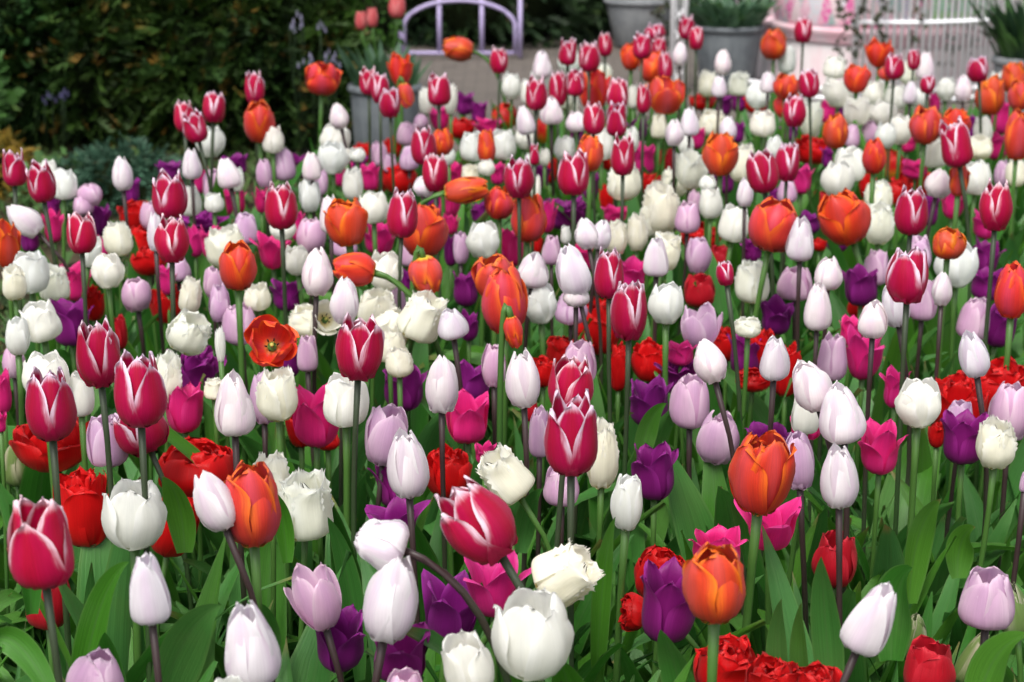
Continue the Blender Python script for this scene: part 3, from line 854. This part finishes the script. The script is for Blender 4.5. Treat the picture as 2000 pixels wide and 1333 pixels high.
# ------------------------------------------------------------------ shrubs built from many small sprays
def spray_mat(name, dark, light, tipc, tipamt, transl=.15):
    N = NT(name); uv = N.n('ShaderNodeUVMap', uv_map='UVMap'); sp = N.n('ShaderNodeSeparateXYZ'); N.l(uv.outputs[0], sp.inputs[0])
    g = N.n('ShaderNodeNewGeometry'); r = g.outputs['Random Per Island']
    c = N.mix(N.step(N.noise(N.pos(), 3.5, 3), .35, .65), dark, light)
    c = N.mix(N.math('MULTIPLY', N.step(r, 1 - tipamt * 1.3, 1.0), N.step(sp.outputs[1], .35, .9)), c, tipc)
    k = N.math('MULTIPLY_ADD', N.math('FRACT', N.math('MULTIPLY', r, 37.0)), .7, .65); kc = N.n('ShaderNodeCombineColor'); [N.l(k, kc.inputs[i]) for i in range(3)]
    return N.set(N.mix(1.0, c, kc.outputs[0], 'MULTIPLY'), .6, .3, 0, transl)
M_CORE = plain('twigs and shaded needles', (.012, .018, .006), .95, .05, .6, 60, (.004, .006, .003), .8)  # solid shrub core; the shade inside the foliage is put into its dark colour
M_BARK = plain('bark', (.07, .05, .035), .9, .1, .5, 25, (.03, .022, .016), .8)
def spray(mb, p, d, L, W, rg, n=4):
    """a flat feathery branchlet: a bent spine carrying short needles on both sides, all one island"""
    d = d.normalized(); s = d.cross(Vector((rg.uniform(-1, 1), rg.uniform(-1, 1), rg.uniform(-.3, 1)))).normalized(); up = s.cross(d)
    vs = []; fs = []; uv = []
    for i in range(n + 1):
        t = i / n; c = p + d * L * t - Vector((0, 0, 1)) * L * .25 * t * t; hw = .10 * W
        vs += [c - s * hw, c + s * hw]; uv += [(0, t), (1, t)]
    for i in range(n): fs.append((2 * i, 2 * i + 1, 2 * i + 3, 2 * i + 2))
    for i in range(n):
        for sg in (0, 1):
            b = 2 * i + sg; sd = s if sg else -s
            tip = (vs[b] + vs[b + 2]) * .5 + sd * W * (1 - .6 * i / n) * rg.uniform(.7, 1.1) + d * L * .28 + up * rg.uniform(-.2, .2) * W
            vs.append(tip); uv.append((sg, min(1, (i + 1.6) / n))); fs.append((b, b + 2, len(vs) - 1))
    mb.add(vs, fs, uv)
def blob_shrub(name, label, cat, lobes, n, mat, L, W, seed, group=None, trunk=True, leafy=False, zlim=9, front=True):
    rg = random.Random(seed); c0 = Vector(lobes[0][0]); root = empty(name, (c0.x, c0.y, 0), label, cat, group); mb = MB()
    tot = sum(r[0] * r[2] for _, r in lobes)
    for c, r in lobes:
        c = Vector(c); m = int(n * r[0] * r[2] / tot)
        k = 0
        while k < m:
            th = rg.uniform(0, 6.283); u = rg.uniform(-.95, 1); q = math.sqrt(1 - u * u)
            dirv = Vector((q * math.cos(th), q * math.sin(th), u))
            if dirv.y > .35 and rg.random() < .75: k += 1; continue
            lump = 1 + .16 * mnoise.noise(Vector((dirv.x * 2.5 + c.x * 3, dirv.y * 2.5, dirv.z * 2.5 + seed)))
            rad = rg.uniform(.72, 1.02) * lump
            p = Vector((c.x + dirv.x * r[0] * rad, c.y + dirv.y * r[1] * rad, c.z + dirv.z * r[2] * rad))
            k += 1
            if p.z < .0 or p.z > zlim: continue
            d = dirv + Vector((rg.uniform(-.9, .9), rg.uniform(-.6, .4), rg.uniform(-.25, .45)))
            l = L * rg.uniform(.6, 1.3)
            if leafy:
                d = d.normalized(); s = d.cross(Vector((rg.uniform(-1, 1), rg.uniform(-1, 1), rg.uniform(-1, 1)))).normalized() * W * rg.uniform(.7, 1.2)
                mb.add([p, p + d * l * .5 + s, p + d * l, p + d * l * .5 - s], [(0, 1, 2, 3)], [(.5, 0), (1, .5), (.5, 1), (0, .5)])
            else: spray(mb, p, d, l, W * rg.uniform(.7, 1.2), rg)
    mb.v = [(a - c0.x, b - c0.y, z) for a, b, z in mb.v]
    mb.build('foliage', mat, root)
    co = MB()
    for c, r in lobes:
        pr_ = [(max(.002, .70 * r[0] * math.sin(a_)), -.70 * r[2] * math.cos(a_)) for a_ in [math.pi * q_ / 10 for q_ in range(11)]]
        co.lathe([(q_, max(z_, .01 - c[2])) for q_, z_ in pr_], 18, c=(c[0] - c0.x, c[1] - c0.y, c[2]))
    co.build('shaded_core', M_CORE, root)
    for c, r in lobes[:6]:
        tb = MB(); b = Vector((c[0] - c0.x, c[1] - c0.y, 0)); t_ = Vector((c[0] - c0.x, c[1] - c0.y, c[2] + r[2] * .55))
        tb.tube([b, b.lerp(t_, .5) + Vector((.02, .01, 0)), t_], [r[0] * .07, r[0] * .05, r[0] * .015], 6)
        for j in range(5):
            a = rg.uniform(0, 6.28); st = b.lerp(t_, rg.uniform(.2, .8)); tb.tube([st, st + Vector((math.cos(a) * r[0] * .35, math.sin(a) * r[1] * .35, r[2] * .2)), st + Vector((math.cos(a) * r[0] * .65, math.sin(a) * r[1] * .65, r[2] * .25))], [r[0] * .03, r[0] * .02, r[0] * .008], 5)
        tb.build('trunk', M_BARK, root)
    return root
Y_A = spray_mat('yew needles', (.009, .030, .004), (.030, .068, .008), (.15, .080, .012), .16)
Y_B = spray_mat('cypress needles', (.016, .055, .012), (.035, .105, .016), (.07, .14, .02), .2)
Y_C = spray_mat('dark hedge needles', (.010, .028, .009), (.022, .05, .014), (.05, .09, .02), .1)
blob_shrub('yew_hedge', 'large dark green yew hedge with rusty brown shoot tips behind the bed on the left', 'hedge',
           [((-1.38, 7.1, .55), (.55, .6, .75)), ((-.93, 7.0, .50), (.34, .6, .70)), ((-1.05, 6.75, .30), (.40, .45, .42)), ((-1.60, 6.8, .25), (.35, .4, .42)), ((-.72, 6.7, .22), (.17, .35, .38)), ((-1.25, 7.3, .9), (.55, .5, .5))], 13500, Y_A, .10, .030, 5)
blob_shrub('cypress_shrub', 'brighter green feathery cypress shrub at the top left corner', 'shrub',
           [((-2.05, 7.0, .5), (.48, .5, .75)), ((-1.85, 6.75, .45), (.26, .3, .42)), ((-2.5, 6.9, .5), (.5, .5, .7))], 4800, Y_B, .10, .032, 8)
blob_shrub('clipped_hedge', 'dark hedge far behind the lilac metal frame and the grey pots', 'hedge',
           [((-.85, 10.15, .25), (.6, .6, .7)), ((-.15, 9.98, .25), (.6, .6, .7)), ((.45, 10.45, .3), (.5, .6, .7)), ((.9, 11.0, .3), (.7, .5, .7)), ((1.5, 12.1, .3), (.7, .5, .7)), ((2.3, 12.3, .3), (.8, .5, .8)), ((3.1, 12.4, .3), (.8, .5, .8))], 17000, Y_C, .10, .032, 13)
blob_shrub('leafy_bush', 'round leafy green bush cut off by the left edge', 'bush', [((-1.92, 6.1, .24), (.20, .25, .22))], 900,
           spray_mat('bush leaf', (.03, .09, .02), (.06, .15, .03), (.1, .2, .05), .1), .05, .016, 17, leafy=True)
blob_shrub('golden_shrub', 'low golden orange shrub at the left edge behind the first crimson tulips', 'shrub', [((-1.70, 5.75, .06), (.15, .18, .12)), ((-1.56, 5.8, .02), (.08, .10, .05))], 1500,
           spray_mat('golden needles', (.13, .10, .012), (.24, .15, .015), (.34, .18, .02), .3), .034, .010, 19)
blob_shrub('blue_shrub', 'low blue green shrub on the soil in front of the yew hedge', 'shrub', [((-1.20, 5.55, .05), (.16, .18, .13)), ((-1.10, 5.5, .03), (.14, .15, .10)), ((-1.33, 5.6, .05), (.1, .14, .09))], 2200,
           spray_mat('blue needles', (.03, .085, .05), (.06, .14, .085), (.11, .20, .13), .25), .036, .012, 23)
blob_shrub('green_seedlings', 'patch of green weeds between the golden shrub and the blue green shrub', 'weeds', [((-1.42, 5.6, .03), (.13, .16, .10)), ((-1.30, 5.2, .0), (.12, .2, .06))], 420,
           spray_mat('weed leaf', (.04, .10, .03), (.08, .17, .05), (.12, .2, .06), .2), .035, .013, 29, leafy=True)
# scattered low growth and litter on the bare soil at the left
gl = MB(); rg = random.Random(41)
for _ in range(2600):
    y = rg.uniform(2.6, 6.4); x = rg.uniform(-.36, -.05) * y
    if inside(x, y, [(a + .06, b + .1) for a, b in BED]) or x > -.35: continue
    dens = mnoise.noise(Vector((x * 2.2, y * 2.2, 3)))
    if dens < -.12 and rg.random() < .8: continue
    for j in range(3):
        a = rg.uniform(0, 6.28); l = rg.uniform(.02, .055); h = rg.uniform(.01, .05); s = Vector((-math.sin(a), math.cos(a), 0)) * rg.uniform(.004, .011)
        p = Vector((x, y, -.01)); q = p + Vector((math.cos(a) * l * .5, math.sin(a) * l * .5, h)); e = p + Vector((math.cos(a) * l, math.sin(a) * l, h * .6))
        gl.add([p, q + s, e, q - s], [(0, 1, 2, 3)], [(.5, 0), (1, .5), (.5, 1), (0, .5)])
tag(gl.build('ground_cover', spray_mat('low weeds', (.035, .085, .02), (.075, .13, .035), (.17, .10, .035), .35)), 'sparse low weeds and leaf litter on bare soil left of the bed', 'ground cover', kind='stuff')
# small bluebells and lilac blossom before the yew
M_BLUE = plain('bluebell', (.045, .042, .10), .6, .2, .3, 60)
M_LIL = plain('lilac blossom', (.15, .145, .21), .6, .2, .3, 60)
M_GST = plain('thin stem', (.012, .03, .008), .8)
def bells(px, py, Y, label, mat, n, hgt, seed, spread):
    rg = random.Random(seed); p = at_depth(px, py, Y); root = empty('bluebell_plant' if mat is M_BLUE else 'blossom_plant', (p.x, p.y, 0), label, 'flowers')
    st = MB(); fb = MB()
    for k in range(n):
        x = rg.uniform(-spread, spread); y = rg.uniform(-.06, .06); top = p.z + rg.uniform(-hgt, hgt)
        if top < .03: top = .05
        st.tube([(x * .6, y, 0), (x, y, top * .6), (x + rg.uniform(-.01, .01), y, top)], .0012, 4)
        for j in range(2):
            c = Vector((x + rg.uniform(-.016, .016), y + rg.uniform(-.016, .016), top - j * .011)); r = rg.uniform(.003, .0055)
            fb.lathe([(.001, .014), (r * .6, .010), (r * .8, .003), (r * 1.3, -.006)], 6, c=c)
    st.build('stem', M_GST, root); fb.build('blossom', mat, root)
bells(98, 190, 6.2, 'blue bell-shaped flowers in the shade at the left, below the cypress shrub', M_BLUE, 5, .03, 3, .05)
bells(610, 95, 6.2, 'pale lilac blossom spike against the right side of the yew hedge', M_LIL, 15, .13, 5, .075)

# ------------------------------------------------------------------ pots
def zinc(name, a, b):
    N = NT(name); o = N.obj(); n1 = N.noise(o, 9, 5, .65); mp = N.n('ShaderNodeMapping'); mp.inputs['Scale'].default_value = (40, 40, 3); N.l(o, mp.inputs[0]); n2 = N.noise(mp.outputs[0], 1, 3)
    c = N.mix(N.step(N.math('ADD', N.math('MULTIPLY', n1, .6), N.math('MULTIPLY', n2, .4)), .35, .65), a, b); N.bump(n1, .15, .004)
    return N.set(c, .62, .35)
M_POT = zinc('grey pot', (.145, .155, .165), (.225, .235, .24)); M_POTD = zinc('dark grey pot', (.075, .085, .095), (.13, .145, .155))
def pot(x, y, rt, rb, h, label, mat):
    root = empty('plant_pot', (x, y, 0), label, 'plant pot', 'grey plant pots')
    b = MB(); b.lathe([(0, 0), (rb * .96, 0), (rb, .008), (rb * .6 + rt * .4, h * .45), (rt * .94, h * .88), (rt * .93, h * .90), (rt * .86, h * .9), (rt * .84, h * .8)], 48); b.build('body', mat, root)
    r = MB(); r.lathe([(rt * .945, h * .905), (rt * 1.0, h * .915), (rt * 1.03, h * .95), (rt * 1.0, h * .99), (rt * .93, h), (rt * .87, h * .97), (rt * .865, h * .905)], 48); r.build('rim', mat, root)
    s = MB(); s.lathe([(0, h * .87), (rt * .85, h * .86)], 32); s.build('soil', M_SOIL, root)
    return root
pot(-.425, 6.05, .122, .10, .30, 'dark grey pot of pink tulips standing before the right end of the yew hedge', M_POTD)
pot(.672, 9.6, .190, .13, .245, 'pale grey tapered pot at the top centre, partly cut off, beside dark hedge', M_POT)
pot(.950, 8.0, .155, .118, .285, 'grey pot filled with blue green rosette plants, left of the pink drum', M_POTD)
pot(1.87, 6.55, .135, .105, .33, 'grey pot with dark leafy plant, cut off by the right edge', M_POT)
M_PLEAF = leaf_mat('pot leaf', (.045, .11, .06), (.09, .17, .10), .45)
def pot_plant(name, x, y, z, n, L, W, label, cat, seed, mat, erect, spread):
    rg = random.Random(seed); root = empty(name, (x, y, z), label, cat); mb = MB()
    for k in range(n):
        a = rg.uniform(0, 6.28); rr = spread * math.sqrt(rg.random())
        p, uvs, nu, nv = leaf_pts(L * rg.uniform(.6, 1.15), W * rg.uniform(.7, 1.2), rg.uniform(.1, .5), erect * rg.uniform(.5, 1.3), 1.3, rg.uniform(.3, .8), rg.uniform(-.6, .6), .04, rg, 4, 7)
        px, py = rr * math.cos(a), rr * math.sin(a); ca, sa = math.cos(a), math.sin(a)
        mb.grid([(px + q[0] * ca - q[1] * sa, py + q[0] * sa + q[1] * ca, q[2]) for q in p], nu, nv, uvs)
    mb.build('foliage', mat, root); return root
# tulips in the left pot: leaves up to the rim line, then salmon pink blooms
pp = pot_plant('potted_tulip_leaves', -.425, 6.05, .26, 34, .18, .04, 'blue green tulip leaves filling the dark grey pot at left', 'plant', 51, M_PLEAF, .55, .10)
PM['S'] = petal_mat('salmon petal', (.58, .10, .11), (.55, .18, .12), (.70, .22, .22), basev=(-.02, .15), edge_u=(.3, .9)); PROF['S'] = PROF['W']; TIPP['S'] = TIPP['W']
def potted(px, py, wpx, hpx, Y, label, k='S'):
    rg = random.Random(int(px * 7 + py)); c = at_depth(px, py, Y); m = Y / FPX
    base_open = 0
    if ('S', 's', 0) not in BLOOM:
        al = MB(); r2 = random.Random(4)
        for i in range(6): petal(al, 'S', R(i * 60), 1 if i % 2 else .9, 1, .03, r2, 1, .012, .1)
        BLOOM[('S', 's', 0)] = ([], al.mesh('flower_head', PM['S']), .55, 1.0)
    _, j, mr, mz = BLOOM[('S', 's', 0)]; H = hpx * m
    rp = Vector((-.425 + (c.x + .425) * .3, 6.05, .26)); root = empty('potted_tulip', rp, label, 'pink tulip', 'salmon tulips in the pot')
    hb = c - rp - Vector((0, 0, H * .5)); o = link(bpy.data.objects.new('flower_head', j)); o.parent = root
    o.matrix_basis = Matrix.Translation(hb) @ Matrix.Rotation(rg.uniform(0, 6), 4, 'Z') @ Matrix.Diagonal((wpx * m / 2 / mr, wpx * m / 2 / mr, H / mz, 1))
    s = MB(); s.tube(bez(Vector((0, 0, 0)), Vector((0, 0, hb.z * .5)), hb - Vector((0, 0, hb.z * .3)), hb, 7), .004, 6); s.build('stem', SM['g'], root)
potted(775, 15, 34, 40, 6.0, 'topmost salmon pink tulip in the left pot, against the lilac frame')
potted(706, 40, 24, 36, 6.05, 'leftmost salmon tulip of two small ones in the left pot')
potted(727, 34, 22, 38, 6.0, 'right one of two small salmon tulips in the left pot')
pot_plant('rosette_plant', .95, 8.0, .25, 230, .165, .042, 'blue green rosette plant with broad leaves in the grey pot left of the drum', 'plant', 53, M_PLEAF, 1.0, .13)
pot_plant('dark_leafy_plant', 1.87, 6.55, .29, 130, .26, .04, 'dark leafy plant with white flowers in the pot at the right edge', 'plant', 57, leaf_mat('dark pot leaf', (.014, .04, .02), (.03, .07, .035)), .9, .11)
blob_shrub('green_bush', 'bright green leafy bush at top, between the yew hedge and the lilac frame', 'bush', [((-.51, 6.7, .46), (.10, .14, .14)), ((-.58, 6.7, .30), (.09, .14, .2))], 900,
           spray_mat('green bush leaf', (.03, .085, .015), (.07, .17, .025), (.12, .24, .04), .25), .042, .013, 61, leafy=True)

# ------------------------------------------------------------------ lilac metal frame (arched bench end)
N = NT('lilac paint'); n1 = N.noise(N.obj(), 30, 4)
M_LILAC = N.set(N.mix(N.step(n1, .5, .75), (.44, .37, .60), (.38, .33, .52)), .45, .4)
fY = 9.1
x0, x1 = at_depth(783, 60, fY).x, at_depth(1016, 60, fY).x; zt = at_depth(900, 0, fY).z + .012; zb = at_depth(900, 104, fY).z
fr = empty('arched_metal_frame', ((x0 + x1) / 2, fY, 0), 'lilac painted metal frame with an arch and two upright bars before dark hedge', 'metal frame')
hw_ = (x1 - x0) / 2; r_ = .0105
def bar(name, path, r=r_, n=8):
    b = MB(); b.tube(path, r, n); return b.build(name, M_LILAC, fr)
for yy in (0,):
    for xx in (-hw_, hw_): bar('leg', [(xx, yy, 0), (xx, yy, zt if yy == 0 else .42)])
    bar('rail', [(-hw_ + r_, yy, zb), (hw_ - r_, yy, zb)], r_ * .9)
    bar('top_rail', [(-hw_ - .02, yy, zt + .0125), (hw_ + .02, yy, zt + .0125)], r_)
ar = [(-hw_ + r_ + .005 + (hw_ - .02) * (1 - math.cos(a)), -.004, zb + .13 + (zt - zb - .145) * math.sin(a)) for a in [i * math.pi / 24 for i in range(25)]]
bar('arch', [(ar[0][0], -.004, zb)] + ar + [(ar[-1][0], -.004, zb)])
xa = [at_depth(858, 50, fY).x, at_depth(941, 50, fY).x]
for xx in xa: bar('upright', [(xx - fr.location.x, .002, zb + .004), (xx - fr.location.x, .002, zt + .004)], r_ * 1.05)

# ------------------------------------------------------------------ birdcage with the pink drum inside
cY = 8.35; cx = at_depth(1690, 100, cY).x; cr = .75
N = NT('white paint'); n1 = N.noise(N.obj(), 25, 4)
M_WHITE = N.set(N.mix(N.step(n1, .5, .8), (.88, .88, .90), (.78, .78, .80)), .45, .4)
cage = empty('birdcage', (cx, cY, 0), 'large white wire birdcage standing open on the paving around a pink drum', 'birdcage')
cz = .0
def ring(name, z, r, t, d0=0, d1=360):
    b = MB(); b.tube([(r * math.sin(a), -r * math.cos(a), z) for a in [R(d0 + (d1 - d0) * i / 96) for i in range(97)]], t, 8, False); return b.build(name, M_WHITE, cage)
ring('ring', .012, cr, .011); ring('ring', .052, cr, .009); ring('ring', .335, cr + .006, .009, -14, 284); ring('ring', 1.35, cr + .006, .010)
angs = [-14 + 2.35 * k for k in range(1, 50)] + [101 + 4.6 * k for k in range(1, 40)]
for ang in angs:
    a = R(ang - 90)
    dx = math.cos(a) * cr
    pth = [(cr * math.cos(a), cr * math.sin(a), 0), (cr * math.cos(a), cr * math.sin(a), 1.35)]
    for j in range(1, 8):
        t = j / 7 * math.pi / 2; pth.append((cr * math.cos(t) * math.cos(a), cr * math.cos(t) * math.sin(a), 1.35 + .5 * math.sin(t)))
    b = MB(); b.tube(pth, .0085, 6); b.build('bar', M_WHITE, cage)
for deg in (-76, -14):
    a = math.radians(deg - 90); b = MB(); b.tube([((cr + .004) * math.cos(a), (cr + .004) * math.sin(a), 0), ((cr + .004) * math.cos(a), (cr + .004) * math.sin(a), 1.34)], .014, 8); b.build('door_post', M_WHITE, cage)
# the opened door panel on the left
pL = at_depth(1314, 60, 7.95); pR = at_depth(1341, 60, 7.9)
door = empty('cage_door', (pL.x, pL.y, 0), 'narrow white lattice cage door swung open beside the grey pot of rosettes', 'cage door')
wd = pR.x - pL.x
for xx in (0, wd):
    b = MB(); b.tube([(xx, 0, 0), (xx, 0, 1.3)], .012, 8); b.build('post', M_WHITE, door)
b = MB()
for k in range(14): b.tube([(.008, 0, .04 + k * .09), (wd - .008, 0, .085 + k * .09)], .004, 5); b.tube([(.008, .004, .085 + k * .09), (wd - .008, .004, .04 + k * .09)], .004, 5)
for k in range(1, 3): b.tube([(wd * k / 3, .002, 0), (wd * k / 3, .002, 1.28)], .004, 5)
b.build('lattice', M_WHITE, door)
# drum
N = NT('weathered pink paint'); o_ = N.obj(); mp = N.n('ShaderNodeMapping'); mp.inputs['Scale'].default_value = (16, 16, 1.6); N.l(o_, mp.inputs[0])
n1 = N.noise(mp.outputs[0], 1, 5, .65); n2 = N.noise(o_, 3.2, 4, .6)
c = N.mix(N.step(N.math('ADD', N.math('MULTIPLY', n1, .55), N.math('MULTIPLY', n2, .45)), .42, .58), (.68, .52, .55), (.70, .66, .66))
M_PINK = N.set(N.mix(N.step(n1, .58, .75), c, (.46, .40, .40)), .6, .3)
N = NT('pink rim paint'); n1 = N.noise(N.obj(), 8, 4); M_PINKR = N.set(N.mix(N.step(n1, .4, .7), (.70, .42, .48), (.68, .54, .57)), .55, .3)
dx_ = at_depth(1738, 100, cY).x; dr = .61; dh = .285
drum = empty('pink_drum', (dx_, cY, 0), 'round weathered pink drum table standing inside the white birdcage', 'drum table')
b = MB(); b.lathe([(0, .0), (dr * 1.03, 0), (dr * 1.02, .03), (dr * .985, dh - .075)], 64); b.build('body', M_PINK, drum)
b = MB(); b.lathe([(dr * .985, dh - .073), (dr * 1.02, dh - .055), (dr * 1.0, dh - .042), (dr * 1.045, dh - .022), (dr * 1.045, dh - .004), (dr * 1.02, dh), (0, dh)], 64); b.build('top', M_PINKR, drum)
# patchwork covered round cushion, and a green one
N = NT('patchwork'); uv = N.n('ShaderNodeUVMap', uv_map='UVMap'); mp = N.n('ShaderNodeMapping'); mp.inputs['Scale'].default_value = (46, 5, 1); mp.inputs['Rotation'].default_value = (0, 0, 0); N.l(uv.outputs[0], mp.inputs[0])
sp = N.n('ShaderNodeSeparateXYZ'); N.l(mp.outputs[0], sp.inputs[0])
a_ = N.math('FLOOR', N.math('ADD', sp.outputs[0], sp.outputs[1])); b_ = N.math('FLOOR', N.math('SUBTRACT', sp.outputs[0], sp.outputs[1]))
cv = N.n('ShaderNodeCombineXYZ'); N.l(a_, cv.inputs[0]); N.l(b_, cv.inputs[1]); wn = N.n('ShaderNodeTexWhiteNoise'); N.l(cv.outputs[0], wn.inputs[0])
rp = N.n('ShaderNodeValToRGB'); rp.color_ramp.interpolation = 'CONSTANT'; N.l(wn.outputs[0], rp.inputs[0])
el = rp.color_ramp.elements; el[0].color = (.72, .42, .52, 1); el[1].position = .2; el[1].color = (.62, .62, .66, 1)
for ps, cl in ((.38, (.70, .16, .38)), (.52, (.74, .60, .62)), (.66, (.45, .48, .58)), (.76, (.68, .34, .44)), (.88, (.30, .45, .42))):
    e = el.new(ps); e.color = (*cl, 1)
fl_ = N.noise(N.obj(), 60, 3); M_PATCH = N.set(N.mix(N.step(fl_, .52, .62), rp.outputs[0], (.74, .58, .62)), .85, .1)
cu = empty('patchwork_pouf', (dx_ - .19, cY - .165, dh + .002), 'round pouf covered in pink and grey patchwork diamonds, on the pink drum', 'pouf')
b = MB(); b.lathe([(0, 0), (.36, .0), (.372, .02), (.375, .15), (.372, .28), (.355, .30), (0, .305)], 64); b.build('cover', M_PATCH, cu)
b = MB(); b.lathe([(.373, .275), (.382, .285), (.373, .297)], 64); b.build('piping', M_PINKR, cu)
N = NT('green cloth'); n1 = N.noise(N.obj(), 35, 4); ge = N.n('ShaderNodeSeparateXYZ'); N.l(N.obj(), ge.inputs[0])
cg = N.mix(N.step(ge.outputs[2], .055, .075), (.12, .45, .04), (.20, .52, .30)); M_GREEN = N.set(N.mix(N.step(n1, .5, .7), cg, (.30, .55, .28)), .85, .1)
gp = at_depth(1880, 20, 7.93); gx = gp.x
gc = empty('green_cushion', (gx, 7.93, dh + .002), 'bright green cushion standing upright on the right part of the pink drum', 'cushion')
b = MB(); nn = 13; P = []
for j in range(nn):
    for i in range(nn):
        u = 2 * i / (nn - 1) - 1; v = 2 * j / (nn - 1) - 1; q = (1 - u ** 4) * (1 - v ** 4)
        P.append((u * .145 * (1 - .06 * v * v), -.065 * q ** .5, .14 + v * .14 * (1 - .06 * u * u)))
b.grid(P, nn, nn); b.grid([(x, -y, z) for x, y, z in P], nn, nn); b.build('cover', M_GREEN, gc)
# dark vines trailing down the cage bars
M_VINE = spray_mat('vine leaf', (.018, .022, .014), (.035, .045, .022), (.07, .03, .02), .2, .1); M_VST = plain('vine stem', (.04, .03, .02), .9)
def vine(px, y0_, y1_, Y, label, seed, wob=.02, n=46, z_hi=None):
    rg = random.Random(seed); a = at_depth(px, y0_, Y); c = at_depth(px, y1_, Y); ztop = z_hi or a.z; root = empty('trailing_vine', (a.x, Y, 0), label, 'vine', 'dark vines on the birdcage')
    st = MB(); pth = [(wob * math.sin(k * .9 + seed), -.012 + .01 * math.sin(k * 1.7), c.z + (ztop - c.z) * k / 16) for k in range(17)]; st.tube(pth, .003, 5); st.build('stem', M_VST, root)
    lf = MB()
    for k in range(n):
        q = Vector(pth[rg.randrange(17)]) + Vector((rg.uniform(-.02, .02), rg.uniform(-.02, .01), rg.uniform(-.02, .02))); d = Vector((rg.uniform(-1, 1), rg.uniform(-.6, .2), rg.uniform(-1, .3))).normalized(); s = d.cross(Vector((rg.uniform(-.4, .4), -1, .3))).normalized(); l = rg.uniform(.016, .032)
        lf.add([q, q + d * l * .45 + s * l * .45, q + d * l, q + d * l * .45 - s * l * .45], [(0, 1, 2, 3)], [(.5, 0), (1, .5), (.5, 1), (0, .5)])
    lf.build('foliage', M_VINE, root)
for i, (px, y1_, dY, lab) in enumerate([(1648, 108, 7.585, 'dark vine trailing down the birdcage bar nearest its doorway'), (1682, 112, 7.58, 'short dark vine on the birdcage, left of the longest vine'), (1726, 84, 7.58, 'dense dark vine hanging at the middle of the birdcage front'),
                                  (1798, 96, 7.62, 'dark vine trailing before the left edge of the green cushion'), (1862, 140, 7.68, 'long dark vine on the birdcage in front of the green cushion'), (1905, 100, 7.74, 'rightmost dark vine on the birdcage beside the edge pot')]):
    vine(px, -60, y1_, dY, lab, 3 + i * 2, n=34)
vine(1010, -40, 80, 9.2, 'thin leafy vine climbing the right leg of the lilac frame', 31, .015, 50)
vine(1295, -50, 70, 8.6, 'dark vine hanging between the pale tapered pot and the white cage door', 37, .03, 60)
